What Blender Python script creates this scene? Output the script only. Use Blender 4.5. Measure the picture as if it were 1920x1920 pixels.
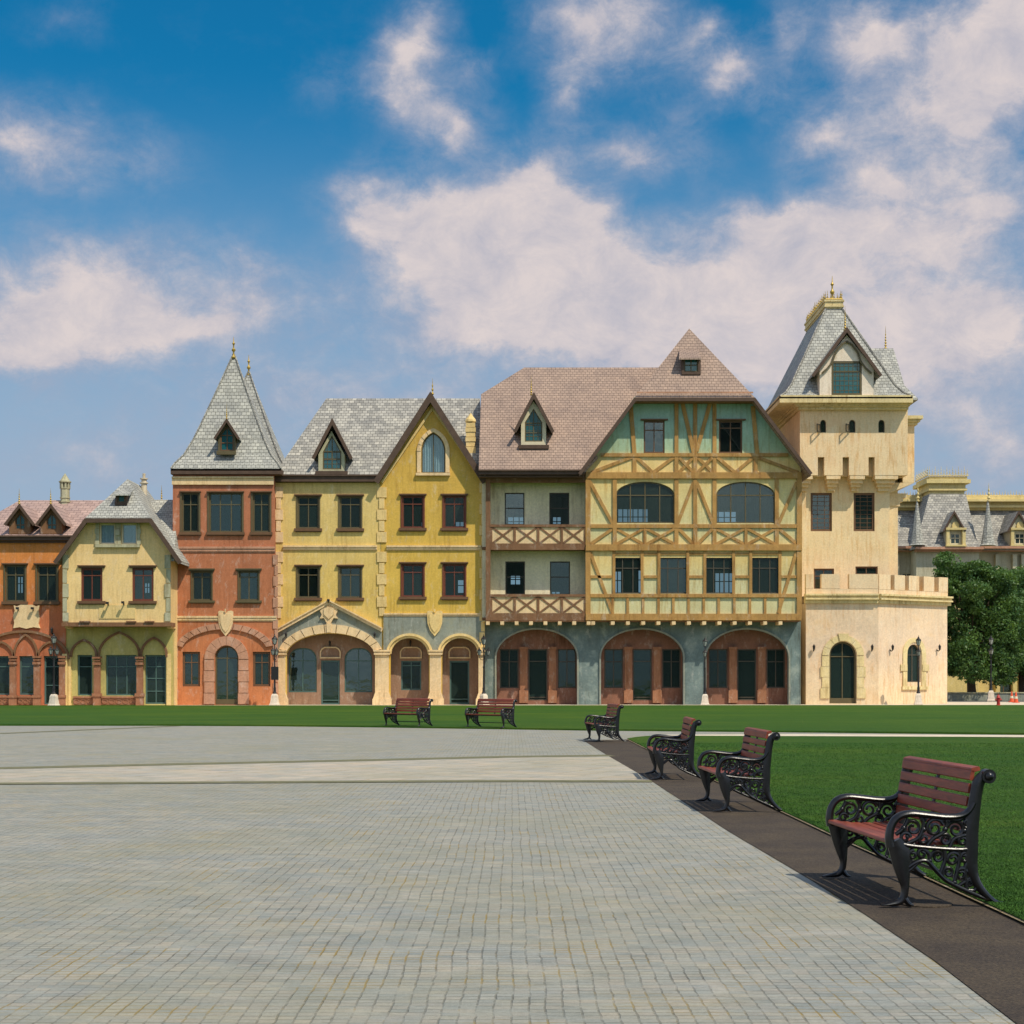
import bpy, math, random
import numpy as np
from mathutils import Vector, geometry, noise
R = math.radians
for o in list(bpy.data.objects): bpy.data.objects.remove(o)
SC = bpy.context.scene
COL = SC.collection
rnd = random.Random(7)

# ------------------------------------------------------------------ camera
F = 3000.0; HY = 1277.0; EZ = 1.45          # focal length in photo pixels, horizon row, eye height
cam_d = bpy.data.cameras.new('camera'); cam = bpy.data.objects.new('camera', cam_d); COL.objects.link(cam)
cam.location = (0, 0, EZ); cam.rotation_euler = (R(90), 0, 0)
cam_d.sensor_width = 36; cam_d.lens = F / 1920 * 36; cam_d.shift_y = (HY - 960) / 1920
cam_d.clip_start = 0.1; cam_d.clip_end = 6000
SC.camera = cam

# ------------------------------------------------------------------ light
TRAVEL = Vector((-0.72, 0.74, -1.46)).normalized()      # the way sunlight travels
sun_d = bpy.data.lights.new('sun', 'SUN'); sun_d.energy = 4.1; sun_d.angle = R(0.55); sun_d.color = (1.0, 0.90, 0.74)
sun = bpy.data.objects.new('sun', sun_d); COL.objects.link(sun)
sun.rotation_euler = TRAVEL.to_track_quat('-Z', 'Y').to_euler(); sun.location = (60, -60, 120)
SUN_EL = math.asin(-TRAVEL.z); SUN_AZ = math.atan2(-TRAVEL.x, -TRAVEL.y)   # clockwise from +Y

vs = SC.view_settings; vs.view_transform = 'Standard'; vs.look = 'None'; vs.gamma = 1.0; vs.use_curve_mapping = False
vs.exposure = 0.0

W = bpy.data.worlds.new('World'); SC.world = W; W.use_nodes = True
nt = W.node_tree; nt.nodes.clear(); N = nt.nodes; L = nt.links
def nd(tree, t, **kw):
    n = tree.nodes.new(t)
    for k, v in kw.items(): setattr(n, k, v)
    return n
def mth(tree, op, a, b=None, clamp=False):
    n = tree.nodes.new('ShaderNodeMath'); n.operation = op; n.use_clamp = clamp
    for i, x in enumerate((a, b)):
        if x is None: continue
        if isinstance(x, (int, float)): n.inputs[i].default_value = x
        else: tree.links.new(x, n.inputs[i])
    return n.outputs[0]
def s2l(c):
    out = []
    for x in c:
        x = x / 255.0
        out.append(x / 12.92 if x <= 0.04045 else ((x + 0.055) / 1.055) ** 2.4)
    return tuple(out) + (1.0,)
def mixc(tree, f, a, b, bt='MIX'):
    n = tree.nodes.new('ShaderNodeMix'); n.data_type = 'RGBA'; n.blend_type = bt
    for s, x in ((0, f), (6, a), (7, b)):
        if isinstance(x, (int, float)): n.inputs[s].default_value = x
        elif isinstance(x, tuple): n.inputs[s].default_value = x
        else: tree.links.new(x, n.inputs[s])
    return n.outputs[2]
def maprange(tree, v, a, b, c=0.0, d=1.0, smooth=False):
    n = tree.nodes.new('ShaderNodeMapRange'); n.clamp = True
    if smooth: n.interpolation_type = 'SMOOTHSTEP'
    tree.links.new(v, n.inputs[0])
    for i, x in enumerate((a, b, c, d)): n.inputs[i + 1].default_value = x
    return n.outputs[0]

sky = nd(nt, 'ShaderNodeTexSky'); sky.sky_type = 'NISHITA'; sky.sun_disc = False
sky.sun_elevation = SUN_EL; sky.sun_rotation = SUN_AZ; sky.air_density = 1.0; sky.dust_density = 0.9; sky.ozone_density = 3.0
tc = nd(nt, 'ShaderNodeTexCoord')
sep = nd(nt, 'ShaderNodeSeparateXYZ'); L.new(tc.outputs['Generated'], sep.inputs[0])
hz = mth(nt, 'SQRT', mth(nt, 'ADD', mth(nt, 'MULTIPLY', sep.outputs[0], sep.outputs[0]), mth(nt, 'MULTIPLY', sep.outputs[1], sep.outputs[1])))
az = mth(nt, 'ARCTAN2', sep.outputs[0], sep.outputs[1])
el = mth(nt, 'ARCTAN2', sep.outputs[2], hz)
cmb = nd(nt, 'ShaderNodeCombineXYZ'); L.new(az, cmb.inputs[0]); L.new(el, cmb.inputs[1])
# warp the angular position a little so that no cloud has a smooth outline
def noise_node(tree, vec, scale, detail=6, rough=0.6, dist=0.0, lac=2.0):
    n = nd(tree, 'ShaderNodeTexNoise'); n.inputs['Scale'].default_value = scale; n.inputs['Detail'].default_value = detail
    n.inputs['Roughness'].default_value = rough; n.inputs['Distortion'].default_value = dist; n.inputs['Lacunarity'].default_value = lac
    tree.links.new(vec, n.inputs['Vector']); return n
stretch = nd(nt, 'ShaderNodeMapping'); stretch.inputs['Scale'].default_value = (1.0, 1.35, 1.0); L.new(cmb.outputs[0], stretch.inputs[0])
wn = noise_node(nt, stretch.outputs[0], 14, 6, 0.58)
sub = nd(nt, 'ShaderNodeVectorMath', operation='SUBTRACT'); L.new(wn.outputs['Color'], sub.inputs[0]); sub.inputs[1].default_value = (.5, .5, .5)
scl = nd(nt, 'ShaderNodeVectorMath', operation='SCALE'); L.new(sub.outputs[0], scl.inputs[0]); scl.inputs['Scale'].default_value = 0.055
wp = nd(nt, 'ShaderNodeVectorMath', operation='ADD'); L.new(cmb.outputs[0], wp.inputs[0]); L.new(scl.outputs[0], wp.inputs[1])
CLOUDS = [  # photo-sized list: centre x, y, radius x, y, tilt, density
    (30, 270, 190, 120, -12, .85), (230, 300, 200, 90, -8, .35), (120, 40, 120, 60, 0, .18),
    (130, 540, 440, 130, 6, 1.0), (250, 620, 460, 130, 8, .5), (60, 640, 360, 90, 4, .75), (350, 610, 220, 60, 8, .6),
    (765, 110, 130, 120, 0, 1.05), (740, 210, 90, 80, 0, .5), (850, 230, 130, 100, -20, .85), (800, 40, 90, 60, 0, .4), (620, 160, 90, 60, 0, .2), (900, 130, 60, 50, 0, .45),
    (1090, 60, 150, 140, -20, .9), (1200, 40, 120, 140, 0, .65), (1070, 190, 60, 100, -20, .5), (1190, 300, 210, 70, -6, .72), (1000, 320, 170, 60, 6, .5), (1260, 220, 110, 70, 20, .45),
    (1370, 130, 140, 75, -14, 1.0), (1300, 50, 60, 50, 0, .5),
    (900, 395, 320, 110, -2, 1.3), (1060, 450, 200, 110, 0, 1.0), (700, 410, 160, 80, -16, .75), (1000, 400, 150, 80, -10, .9), (860, 500, 240, 130, 0, 1.1), (1020, 560, 330, 120, -4, 1.2), (1230, 560, 360, 150, 0, 1.1), (1000, 600, 480, 130, 0, .6), (1000, 640, 400, 70, 0, .7),
    (1450, 400, 210, 70, 4, 1.0), (1450, 490, 260, 90, 0, .75), (1600, 440, 130, 70, 10, .4),
    (1640, 60, 170, 120, -10, 1.0), (1800, 200, 300, 210, 12, 1.15), (1560, 250, 150, 90, 0, .7), (1640, 340, 120, 60, -10, .7), (1880, 60, 170, 160, 0, .9), (1480, 60, 80, 90, 0, .5), (1870, 380, 190, 100, 8, .55),
    (1700, 620, 280, 110, 8, .55), (1860, 600, 220, 120, 0, .8), (1500, 650, 240, 90, 0, .5),
    (1500, 560, 420, 160, 6, .6), (1750, 450, 340, 180, 0, .75), (1300, 640, 420, 110, 0, .6), (1650, 700, 460, 150, 0, .85), (200, 860, 500, 150, 0, .4), (700, 760, 600, 150, 0, .42), (1100, 760, 700, 120, 0, .4), (560, 560, 260, 90, 10, .35), (1850, 820, 300, 160, 0, .7), (480, 500, 180, 60, 8, .28), (520, 700, 260, 80, 0, .3),
]
dens = None
for (cx, cy, rx, ry, tilt, w) in CLOUDS:
    a0 = math.atan((cx - 960) / F); e0 = math.atan((HY - cy) / F * math.cos(a0))
    mp = nd(nt, 'ShaderNodeMapping', vector_type='TEXTURE')
    mp.inputs['Location'].default_value = (a0, e0, 0); mp.inputs['Rotation'].default_value = (0, 0, R(tilt))
    mp.inputs['Scale'].default_value = (rx * 1.25 / F, ry * 1.25 / F, 1)
    L.new(wp.outputs[0], mp.inputs[0])
    g = nd(nt, 'ShaderNodeTexGradient', gradient_type='QUADRATIC_SPHERE'); L.new(mp.outputs[0], g.inputs[0])
    v = mth(nt, 'MULTIPLY', g.outputs['Fac'], w * 1.9)
    dens = v if dens is None else mth(nt, 'ADD', dens, v)
# unseen clouds outside the view, made denser and brighter to add neutral fill light
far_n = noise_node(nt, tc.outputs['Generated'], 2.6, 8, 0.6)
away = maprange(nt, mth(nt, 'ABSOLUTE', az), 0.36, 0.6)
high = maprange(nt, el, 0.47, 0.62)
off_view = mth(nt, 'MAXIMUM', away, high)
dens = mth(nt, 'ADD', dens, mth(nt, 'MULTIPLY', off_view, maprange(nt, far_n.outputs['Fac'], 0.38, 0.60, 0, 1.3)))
fn = noise_node(nt, stretch.outputs[0], 34, 12, 0.70, 0.3)
wisp = noise_node(nt, stretch.outputs[0], 9, 9, 0.66, 1.2)
det = mth(nt, 'ADD', mth(nt, 'MULTIPLY', mth(nt, 'SUBTRACT', fn.outputs['Fac'], 0.5), 2.1), mth(nt, 'MULTIPLY', mth(nt, 'SUBTRACT', wisp.outputs['Fac'], 0.5), 0.9))
gate = maprange(nt, dens, 0.02, 0.5)
tot = mth(nt, 'ADD', dens, mth(nt, 'MULTIPLY', det, mth(nt, 'ADD', mth(nt, 'MULTIPLY', gate, 0.75), 0.12)))
alpha = mth(nt, 'MULTIPLY', mth(nt, 'POWER', maprange(nt, tot, 0.0, 1.6, 0, 1), 1.15), 0.97)
# haze whitens the lowest sky
haze_f = maprange(nt, el, 0.09, 0.37, 0.92, 0.0, True)
core = maprange(nt, tot, 0.4, 1.9, 0, 1, True)
shade_n = noise_node(nt, stretch.outputs[0], 24, 12, 0.68, 0.4)
lit_f = mth(nt, 'ADD', mth(nt, 'MULTIPLY', core, 0.75), mth(nt, 'MULTIPLY', mth(nt, 'SUBTRACT', shade_n.outputs['Fac'], 0.5), 1.9), True)
cloud_c = mixc(nt, lit_f, s2l((166, 171, 190)), s2l((222, 210, 208)))
tint = mixc(nt, 1.0, sky.outputs[0], (0.06, 0.80, 1.05, 1), 'MULTIPLY')
bg1 = nd(nt, 'ShaderNodeBackground'); L.new(tint, bg1.inputs[0]); bg1.inputs[1].default_value = 0.10
bg2 = nd(nt, 'ShaderNodeBackground'); L.new(cloud_c, bg2.inputs[0]); L.new(mth(nt, 'ADD', 1.0, mth(nt, 'MULTIPLY', off_view, 0.9)), bg2.inputs[1])  # clouds out of view boosted above the visible ones as added fill
bg3 = nd(nt, 'ShaderNodeBackground'); bg3.inputs[0].default_value = s2l((160, 178, 200)); bg3.inputs[1].default_value = 1.0
m1 = nd(nt, 'ShaderNodeMixShader'); L.new(haze_f, m1.inputs[0]); L.new(bg1.outputs[0], m1.inputs[1]); L.new(bg3.outputs[0], m1.inputs[2])
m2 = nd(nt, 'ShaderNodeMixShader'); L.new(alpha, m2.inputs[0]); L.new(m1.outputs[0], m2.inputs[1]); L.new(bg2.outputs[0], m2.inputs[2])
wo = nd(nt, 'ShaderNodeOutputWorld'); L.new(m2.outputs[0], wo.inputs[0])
try: W.cycles.sampling_method = 'MANUAL'; W.cycles.sample_map_resolution = 512
except Exception: pass
try:
    SC.cycles.use_denoising = True; SC.cycles.max_bounces = 6; SC.cycles.diffuse_bounces = 3; SC.cycles.glossy_bounces = 3
    SC.cycles.transparent_max_bounces = 10; SC.cycles.caustics_reflective = False; SC.cycles.caustics_refractive = False
except Exception: pass

# ------------------------------------------------------------------ materials
def new_mat(name):
    m = bpy.data.materials.new(name); m.use_nodes = True; t = m.node_tree; t.nodes.clear()
    out = nd(t, 'ShaderNodeOutputMaterial'); b = nd(t, 'ShaderNodeBsdfPrincipled'); t.links.new(b.outputs[0], out.inputs[0])
    b.inputs['Specular IOR Level'].default_value = 0.3
    return m, t, b
def coords(t, kind='Object', scale=(1, 1, 1), rot=(0, 0, 0)):
    c = nd(t, 'ShaderNodeTexCoord'); mp = nd(t, 'ShaderNodeMapping'); mp.inputs['Scale'].default_value = scale; mp.inputs['Rotation'].default_value = rot
    t.links.new(c.outputs[kind], mp.inputs[0]); return mp.outputs[0]
def bump(t, b, h, strength, dist):
    bp = nd(t, 'ShaderNodeBump'); bp.inputs['Strength'].default_value = strength; bp.inputs['Distance'].default_value = dist
    t.links.new(h, bp.inputs['Height']); t.links.new(bp.outputs[0], b.inputs['Normal'])
def ramp_z(t, stops):
    c = nd(t, 'ShaderNodeTexCoord'); s = nd(t, 'ShaderNodeSeparateXYZ'); t.links.new(c.outputs['Object'], s.inputs[0])
    n = noise_node(t, c.outputs['Object'], 1.3, 5, 0.6)
    z = mth(t, 'ADD', s.outputs[2], mth(t, 'MULTIPLY', mth(t, 'SUBTRACT', n.outputs['Fac'], 0.5), 0.9))
    zmax = 24.0
    rp = nd(t, 'ShaderNodeValToRGB'); t.links.new(mth(t, 'DIVIDE', z, zmax), rp.inputs[0])
    cr = rp.color_ramp
    while len(cr.elements) > 1: cr.elements.remove(cr.elements[-1])
    cr.elements[0].position = stops[0][0] / zmax; cr.elements[0].color = s2l(stops[0][1])
    for z_, c_ in stops[1:]:
        e = cr.elements.new(z_ / zmax); e.color = s2l(c_)
    return rp.outputs[0]
def stucco(name, base, var=0.16, stain=(0.45, 0.36, 0.25), stain_amt=0.35, rough=0.9, bmp=0.25, stops=None, patch=None):
    var = var * 1.5; stain_amt = min(.9, stain_amt * 1.5)
    m, t, b = new_mat(name)
    co = coords(t)
    col = ramp_z(t, stops) if stops else s2l(base)
    n1 = noise_node(t, co, 0.55, 7, 0.62)
    col = mixc(t, maprange(t, n1.outputs['Fac'], 0.3, 0.72), mixc(t, 1.0, col, (1 - var,) * 3 + (1,), 'MULTIPLY'), mixc(t, 1.0, col, (1 + var * .55, 1 + var * .5, 1 + var * .4, 1), 'MULTIPLY'))
    n2 = noise_node(t, coords(t, 'Object', (5.0, 5.0, 0.55)), 1.0, 6, 0.7)
    n4 = noise_node(t, co, 0.35, 3, 0.5)
    st = mth(t, 'MULTIPLY', maprange(t, n2.outputs['Fac'], 0.48, 0.66), maprange(t, n4.outputs['Fac'], 0.36, 0.62))
    col = mixc(t, mth(t, 'MULTIPLY', st, stain_amt), col, mixc(t, 1.0, col, tuple(stain) + (1,), 'MULTIPLY'))
    n3 = noise_node(t, co, 9, 6, 0.75)
    col = mixc(t, maprange(t, n3.outputs['Fac'], 0.3, 0.7, 0.0, 1.0), mixc(t, 1.0, col, (.82, .82, .80, 1), 'MULTIPLY'), mixc(t, 1.0, col, (1.12, 1.11, 1.09, 1), 'MULTIPLY'))
    n6 = noise_node(t, coords(t, 'Object', (2.2, 2.2, 1.1)), 1.0, 10, 0.8, 0.4)
    col = mixc(t, maprange(t, n6.outputs['Fac'], 0.54, 0.66, 0, .34), col, mixc(t, 1.0, col, (.74, .66, .56, 1), 'MULTIPLY')); col = mixc(t, maprange(t, n6.outputs['Fac'], 0.34, 0.46, .26, 0), col, (.80, .76, .66, 1))
    if patch:
        n5 = noise_node(t, co, 1.1, 6, 0.65)
        col = mixc(t, maprange(t, n5.outputs['Fac'], 0.54, 0.68, 0, .8), col, s2l(patch))
    t.links.new(col, b.inputs['Base Color']); b.inputs['Roughness'].default_value = rough
    bump(t, b, n3.outputs['Fac'], bmp, 0.04)
    return m
def tiles(name, c1, c2, mortar, tw=0.30, th=0.24, rough=0.75, var=0.5):
    m, t, b = new_mat(name)
    co = coords(t, 'UV')
    wnz = noise_node(t, co, 3.0, 3, 0.5)
    sb = nd(t, 'ShaderNodeVectorMath', operation='SUBTRACT'); t.links.new(wnz.outputs['Color'], sb.inputs[0]); sb.inputs[1].default_value = (.5, .5, .5)
    sc = nd(t, 'ShaderNodeVectorMath', operation='SCALE'); t.links.new(sb.outputs[0], sc.inputs[0]); sc.inputs['Scale'].default_value = 0.05
    ad = nd(t, 'ShaderNodeVectorMath', operation='ADD'); t.links.new(co, ad.inputs[0]); t.links.new(sc.outputs[0], ad.inputs[1])
    br = nd(t, 'ShaderNodeTexBrick', offset=0.5, squash=1.0); t.links.new(ad.outputs[0], br.inputs['Vector'])
    br.inputs['Color1'].default_value = s2l(c1); br.inputs['Color2'].default_value = s2l(c2); br.inputs['Mortar'].default_value = s2l(mortar)
    br.inputs['Scale'].default_value = 1.0; br.inputs['Mortar Size'].default_value = 0.014; br.inputs['Mortar Smooth'].default_value = 0.3
    br.inputs['Bias'].default_value = 0.0; br.inputs['Brick Width'].default_value = tw; br.inputs['Row Height'].default_value = th
    n1 = noise_node(t, coords(t), 0.8, 6, 0.65)
    col = mixc(t, maprange(t, n1.outputs['Fac'], 0.3, 0.7), mixc(t, 1.0, br.outputs[0], (.80, .80, .82, 1), 'MULTIPLY'), mixc(t, 1.0, br.outputs[0], (1.12, 1.10, 1.06, 1), 'MULTIPLY'))
    n3 = noise_node(t, coords(t), 14, 4, 0.7)
    col = mixc(t, maprange(t, n3.outputs['Fac'], 0.35, 0.7, 0, .35), col, mixc(t, 1.0, col, (.6, .62, .55, 1), 'MULTIPLY'))
    t.links.new(col, b.inputs['Base Color']); b.inputs['Roughness'].default_value = rough
    # each course rises towards its lower edge, as overlapping tiles do
    s = nd(t, 'ShaderNodeSeparateXYZ'); t.links.new(ad.outputs[0], s.inputs[0])
    fr = mth(t, 'FRACT', mth(t, 'DIVIDE', s.outputs[1], th))
    h = mth(t, 'ADD', mth(t, 'MULTIPLY', mth(t, 'SUBTRACT', 1.0, fr), 0.6), mth(t, 'MULTIPLY', mth(t, 'SUBTRACT', 1.0, br.outputs['Fac']), 0.5))
    bump(t, b, h, 0.9, 0.05)
    return m
def plain(name, c, rough=0.6, metal=0.0, var=0.12, scale=3.0, bmp=0.1, spec=0.3, stretch_=(1, 1, 1)):
    m, t, b = new_mat(name)
    n1 = noise_node(t, coords(t, 'Object', stretch_), scale, 6, 0.65)
    col = mixc(t, maprange(t, n1.outputs['Fac'], 0.3, 0.7), mixc(t, 1.0, s2l(c), (1 - var,) * 3 + (1,), 'MULTIPLY'), mixc(t, 1.0, s2l(c), (1 + var,) * 3 + (1,), 'MULTIPLY'))
    t.links.new(col, b.inputs['Base Color']); b.inputs['Roughness'].default_value = rough; b.inputs['Metallic'].default_value = metal
    b.inputs['Specular IOR Level'].default_value = spec
    if bmp: bump(t, b, n1.outputs['Fac'], bmp, 0.02)
    return m
def glass(name, tint, see=0.8, refl=0.14):
    m = bpy.data.materials.new(name); m.use_nodes = True; t = m.node_tree; t.nodes.clear()
    out = nd(t, 'ShaderNodeOutputMaterial')
    tr = nd(t, 'ShaderNodeBsdfTransparent'); tr.inputs[0].default_value = tint + (1,)
    df = nd(t, 'ShaderNodeBsdfDiffuse'); df.inputs[0].default_value = s2l((50, 66, 62))
    a = nd(t, 'ShaderNodeMixShader'); a.inputs[0].default_value = see; t.links.new(df.outputs[0], a.inputs[1]); t.links.new(tr.outputs[0], a.inputs[2])
    gl = nd(t, 'ShaderNodeBsdfGlossy'); gl.inputs['Roughness'].default_value = 0.03; gl.inputs[0].default_value = (.85, 1, .88, 1)
    nz = noise_node(t, coords(t), 1.4, 3, 0.5); bp = nd(t, 'ShaderNodeBump'); bp.inputs['Strength'].default_value = 0.12; bp.inputs['Distance'].default_value = 0.05
    t.links.new(nz.outputs['Fac'], bp.inputs['Height']); t.links.new(bp.outputs[0], gl.inputs['Normal'])
    oi = nd(t, 'ShaderNodeObjectInfo'); t.links.new(maprange(t, oi.outputs['Random'], 0, 1, max(.1, see - .16), min(.98, see + .1)), a.inputs[0])
    mx = nd(t, 'ShaderNodeMixShader'); t.links.new(mth(t, 'MULTIPLY', mth(t, 'POWER', mth(t, 'FRACT', mth(t, 'MULTIPLY', oi.outputs['Random'], 7.31)), 2.0), refl * 2.6), mx.inputs[0]); t.links.new(a.outputs[0], mx.inputs[1]); t.links.new(gl.outputs[0], mx.inputs[2])
    t.links.new(mx.outputs[0], out.inputs[0]); return m
# ------------------------------------------------------------------ geometry helpers
OFF = {}
class Plane:
    """a vertical wall plane; photo pixels are turned into metres on it, w is depth into the wall"""
    def __init__(s, d=None, p0=None, p1=None):
        if p0 is None: p0 = Vector((0, d, 0)); p1 = Vector((1, d, 0))
        s.o = Vector((p0.x, p0.y, 0)); s.u = Vector((p1.x - p0.x, p1.y - p0.y, 0)).normalized(); s.n = Vector((-s.u.y, s.u.x, 0))
        s.d = d
    def pt(s, px, py):
        r = Vector(((px - 960) / F, 1, (HY - py) / F))
        c = Vector((0, 0, EZ)); t = (s.o - c).dot(s.n) / r.dot(s.n); p = c + r * t
        return ((p - s.o).dot(s.u), p.z)
    def w(s, a, w, z): return s.o + s.u * a + s.n * w + Vector((0, 0, z))
def at(px, py, d): return Vector(((px - 960) / F * d, d, EZ + (HY - py) / F * d))
def ground(px, py):
    d = F * EZ / (py - HY); return Vector(((px - 960) / F * d, d, 0))

class MB:
    def __init__(s): s.v = []; s.f = []
    def add(s, pts, faces):
        i = len(s.v); s.v += [tuple(p) for p in pts]; s.f += [tuple(i + k for k in f) for f in faces]; return s
    def box(s, x0, x1, y0, y1, z0, z1):
        p = [(x, y, z) for z in (z0, z1) for y in (y0, y1) for x in (x0, x1)]
        return s.add(p, [(0, 2, 3, 1), (4, 5, 7, 6), (0, 1, 5, 4), (2, 6, 7, 3), (0, 4, 6, 2), (1, 3, 7, 5)])
    def prism_m(s, pl, poly, w0, w1):
        n = len(poly); p = [pl.w(a, w0, z) for a, z in poly] + [pl.w(a, w1, z) for a, z in poly]
        area = sum(poly[i][0] * poly[(i + 1) % n][1] - poly[(i + 1) % n][0] * poly[i][1] for i in range(n))
        fr = tuple(range(n)); bk = tuple(range(2 * n - 1, n - 1, -1))
        sides = [(i, i + n, (i + 1) % n + n, (i + 1) % n) for i in range(n)]
        if area < 0: fr = fr[::-1]; bk = bk[::-1]; sides = [f[::-1] for f in sides]
        return s.add(p, [fr, bk] + sides)
    def prism(s, pl, poly, w0, w1): return s.prism_m(pl, [pl.pt(*q) for q in poly], w0, w1)
    def rect(s, pl, x0, y0, x1, y1, w0, w1): return s.prism(pl, [(x0, y1), (x1, y1), (x1, y0), (x0, y0)], w0, w1)
    def holed(s, pl, poly, holes, w0, w1):
        loops = [[pl.pt(*q) for q in poly]] + [[pl.pt(*q) for q in h] for h in holes]
        flat = [q for l in loops for q in l]
        tri = geometry.tessellate_polygon([[Vector((a, z, 0)) for a, z in l] for l in loops])
        n = len(flat)
        pts = [pl.w(a, w0, z) for a, z in flat] + [pl.w(a, w1, z) for a, z in flat]
        faces = []
        for a, b, c in tri:
            p, q, r = flat[a], flat[b], flat[c]
            if (q[0] - p[0]) * (r[1] - p[1]) - (r[0] - p[0]) * (q[1] - p[1]) < 0: a, c = c, a
            faces.append((a, b, c)); faces.append((c + n, b + n, a + n))
        i = 0
        for l in loops:
            k = len(l)
            for j in range(k): faces.append((i + j, i + (j + 1) % k, i + (j + 1) % k + n, i + j + n))
            i += k
        return s.add(pts, faces)
    def ring(s, pl, outer, inner, w0, w1, closed=True):
        n = len(outer); assert n == len(inner)
        A = [pl.pt(*q) for q in outer]; B = [pl.pt(*q) for q in inner]
        for i in range(n if closed else n - 1):
            j = (i + 1) % n; s.prism_m(pl, [A[i], A[j], B[j], B[i]], w0, w1)
        return s
    def ribbon(s, pl, pts, wpx, w0, w1):
        """mitred strip of width wpx photo pixels along a polyline"""
        P = [Vector(p) for p in pts]; n = len(P); up = []; dn = []
        for i in range(n):
            a = (P[i] - P[i - 1]).normalized() if i else None; b = (P[i + 1] - P[i]).normalized() if i < n - 1 else None
            if a is None: a = b
            if b is None: b = a
            t = (a + b).normalized(); m = Vector((-t.y, t.x)); k = wpx / 2 / max(0.4, m.dot(Vector((-a.y, a.x))))
            up.append(tuple(P[i] + m * k)); dn.append(tuple(P[i] - m * k))
        return s.ring(pl, up, dn, w0, w1, False)
    def lathe(s, cx, cy, prof, seg=16, phase=0.0, cz=0.0, sx=1.0, sy=1.0):
        m = len(prof); pts = []
        for r, z in prof:
            for k in range(seg):
                a = phase + 2 * math.pi * k / seg; pts.append((cx + r * sx * math.cos(a), cy + r * sy * math.sin(a), cz + z))
        f = [(i * seg + k, i * seg + (k + 1) % seg, (i + 1) * seg + (k + 1) % seg, (i + 1) * seg + k) for i in range(m - 1) for k in range(seg)]
        f.append(tuple(range(seg))[::-1]); f.append(tuple((m - 1) * seg + k for k in range(seg)))
        return s.add(pts, f)
    def sweep(s, pts, radii, seg=8, thick=None, up=Vector((0, 1, 0))):
        """tapering round or oval bar along a curve; thick = half size along `up`"""
        P = [Vector(p) for p in pts]; n = len(P); out = []
        for i in range(n):
            t = (P[min(i + 1, n - 1)] - P[max(i - 1, 0)]).normalized()
            u = up - t * up.dot(t)
            if u.length < 1e-4: u = Vector((1, 0, 0)) - t * t.x
            u.normalize(); m = t.cross(u); r = radii[i] if hasattr(radii, '__len__') else radii
            th = r if thick is None else thick
            for k in range(seg):
                a = 2 * math.pi * (k + .5) / seg; out.append(P[i] + m * (r * math.cos(a)) + u * (th * math.sin(a)))
        f = [(i * seg + k, i * seg + (k + 1) % seg, (i + 1) * seg + (k + 1) % seg, (i + 1) * seg + k) for i in range(n - 1) for k in range(seg)]
        f.append(tuple(range(seg))[::-1]); f.append(tuple((n - 1) * seg + k for k in range(seg)))
        return s.add(out, f)
    def ball(s, c, r, seg=10, rings=7, sz=1.0):
        prof = [(max(1e-4, r * math.sin(math.pi * i / rings)), -r * sz * math.cos(math.pi * i / rings)) for i in range(rings + 1)]
        return s.lathe(c[0], c[1], prof, seg, 0, c[2])
    def shell(s, polys, t, down=Vector((0, 0, -1))):
        """roof skin: faces given by corner points, with thickness t underneath"""
        key = {}; pts = []; faces = []
        for poly in polys:
            ids = []
            for p in poly:
                k = (round(p[0], 3), round(p[1], 3), round(p[2], 3))
                if k not in key: key[k] = len(pts); pts.append(Vector(p))
                if not ids or ids[-1] != key[k]: ids.append(key[k])
            faces.append(tuple(ids))
        n = len(pts); und = [p + down * t for p in pts]
        edges = {}
        for f in faces:
            for i in range(len(f)):
                a, b = f[i], f[(i + 1) % len(f)]; edges.setdefault(tuple(sorted((a, b))), []).append((a, b))
        extra = [tuple(reversed([k + n for k in f])) for f in faces]
        for e, l in edges.items():
            if len(l) == 1: a, b = l[0]; extra.append((b, a, a + n, b + n))
        return s.add(pts + und, faces + extra)
    def build(s, name, mat, parent=None, smooth=False, loc=None):
        off = OFF.get(parent.name, Vector((0, 0, 0))) if parent else (Vector(loc) if loc is not None else Vector((0, 0, 0)))
        me = bpy.data.meshes.new(name)
        V = [(v[0] - off.x, v[1] - off.y, v[2] - off.z) for v in s.v]
        me.from_pydata(V, [], s.f); me.update()
        uvl = me.uv_layers.new(name='UVMap'); buf = np.zeros(len(me.loops) * 2, 'f')
        for p in me.polygons:
            nx, ny, nz = p.normal
            h = math.hypot(nx, ny)
            if h < 0.12: ua = (1, 0, 0); va = (0, 1, 0)
            else:
                if (ny > 0.0 and abs(ny) > 0.02) or (abs(ny) <= 0.02 and nx < 0): nx, ny, nz = nx, ny, nz
                ua = (-ny / h, nx / h, 0); va = (ny * 0 - nz * ua[1], nz * ua[0], nx * ua[1] - ny * ua[0])
                if va[2] < 0: va = tuple(-c for c in va)
            for li in p.loop_indices:
                v = V[me.loops[li].vertex_index]
                buf[2 * li] = v[0] * ua[0] + v[1] * ua[1] + v[2] * ua[2]; buf[2 * li + 1] = v[0] * va[0] + v[1] * va[1] + v[2] * va[2]
        uvl.data.foreach_set('uv', buf)
        if smooth:
            me.polygons.foreach_set('use_smooth', [True] * len(me.polygons))
            try: me.set_sharp_from_angle(angle=R(42))
            except Exception: pass
        me.materials.append(mat)
        o = bpy.data.objects.new(name, me); COL.objects.link(o)
        if parent: o.parent = parent
        if parent: OFF[o.name] = off
        else: o.location = off; OFF[o.name] = off
        return o
def tag(o, label=None, cat=None, group=None, kind=None):
    if label: o['label'] = label
    if cat: o['category'] = cat
    if group: o['group'] = group
    if kind: o['kind'] = kind
    return o
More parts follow.
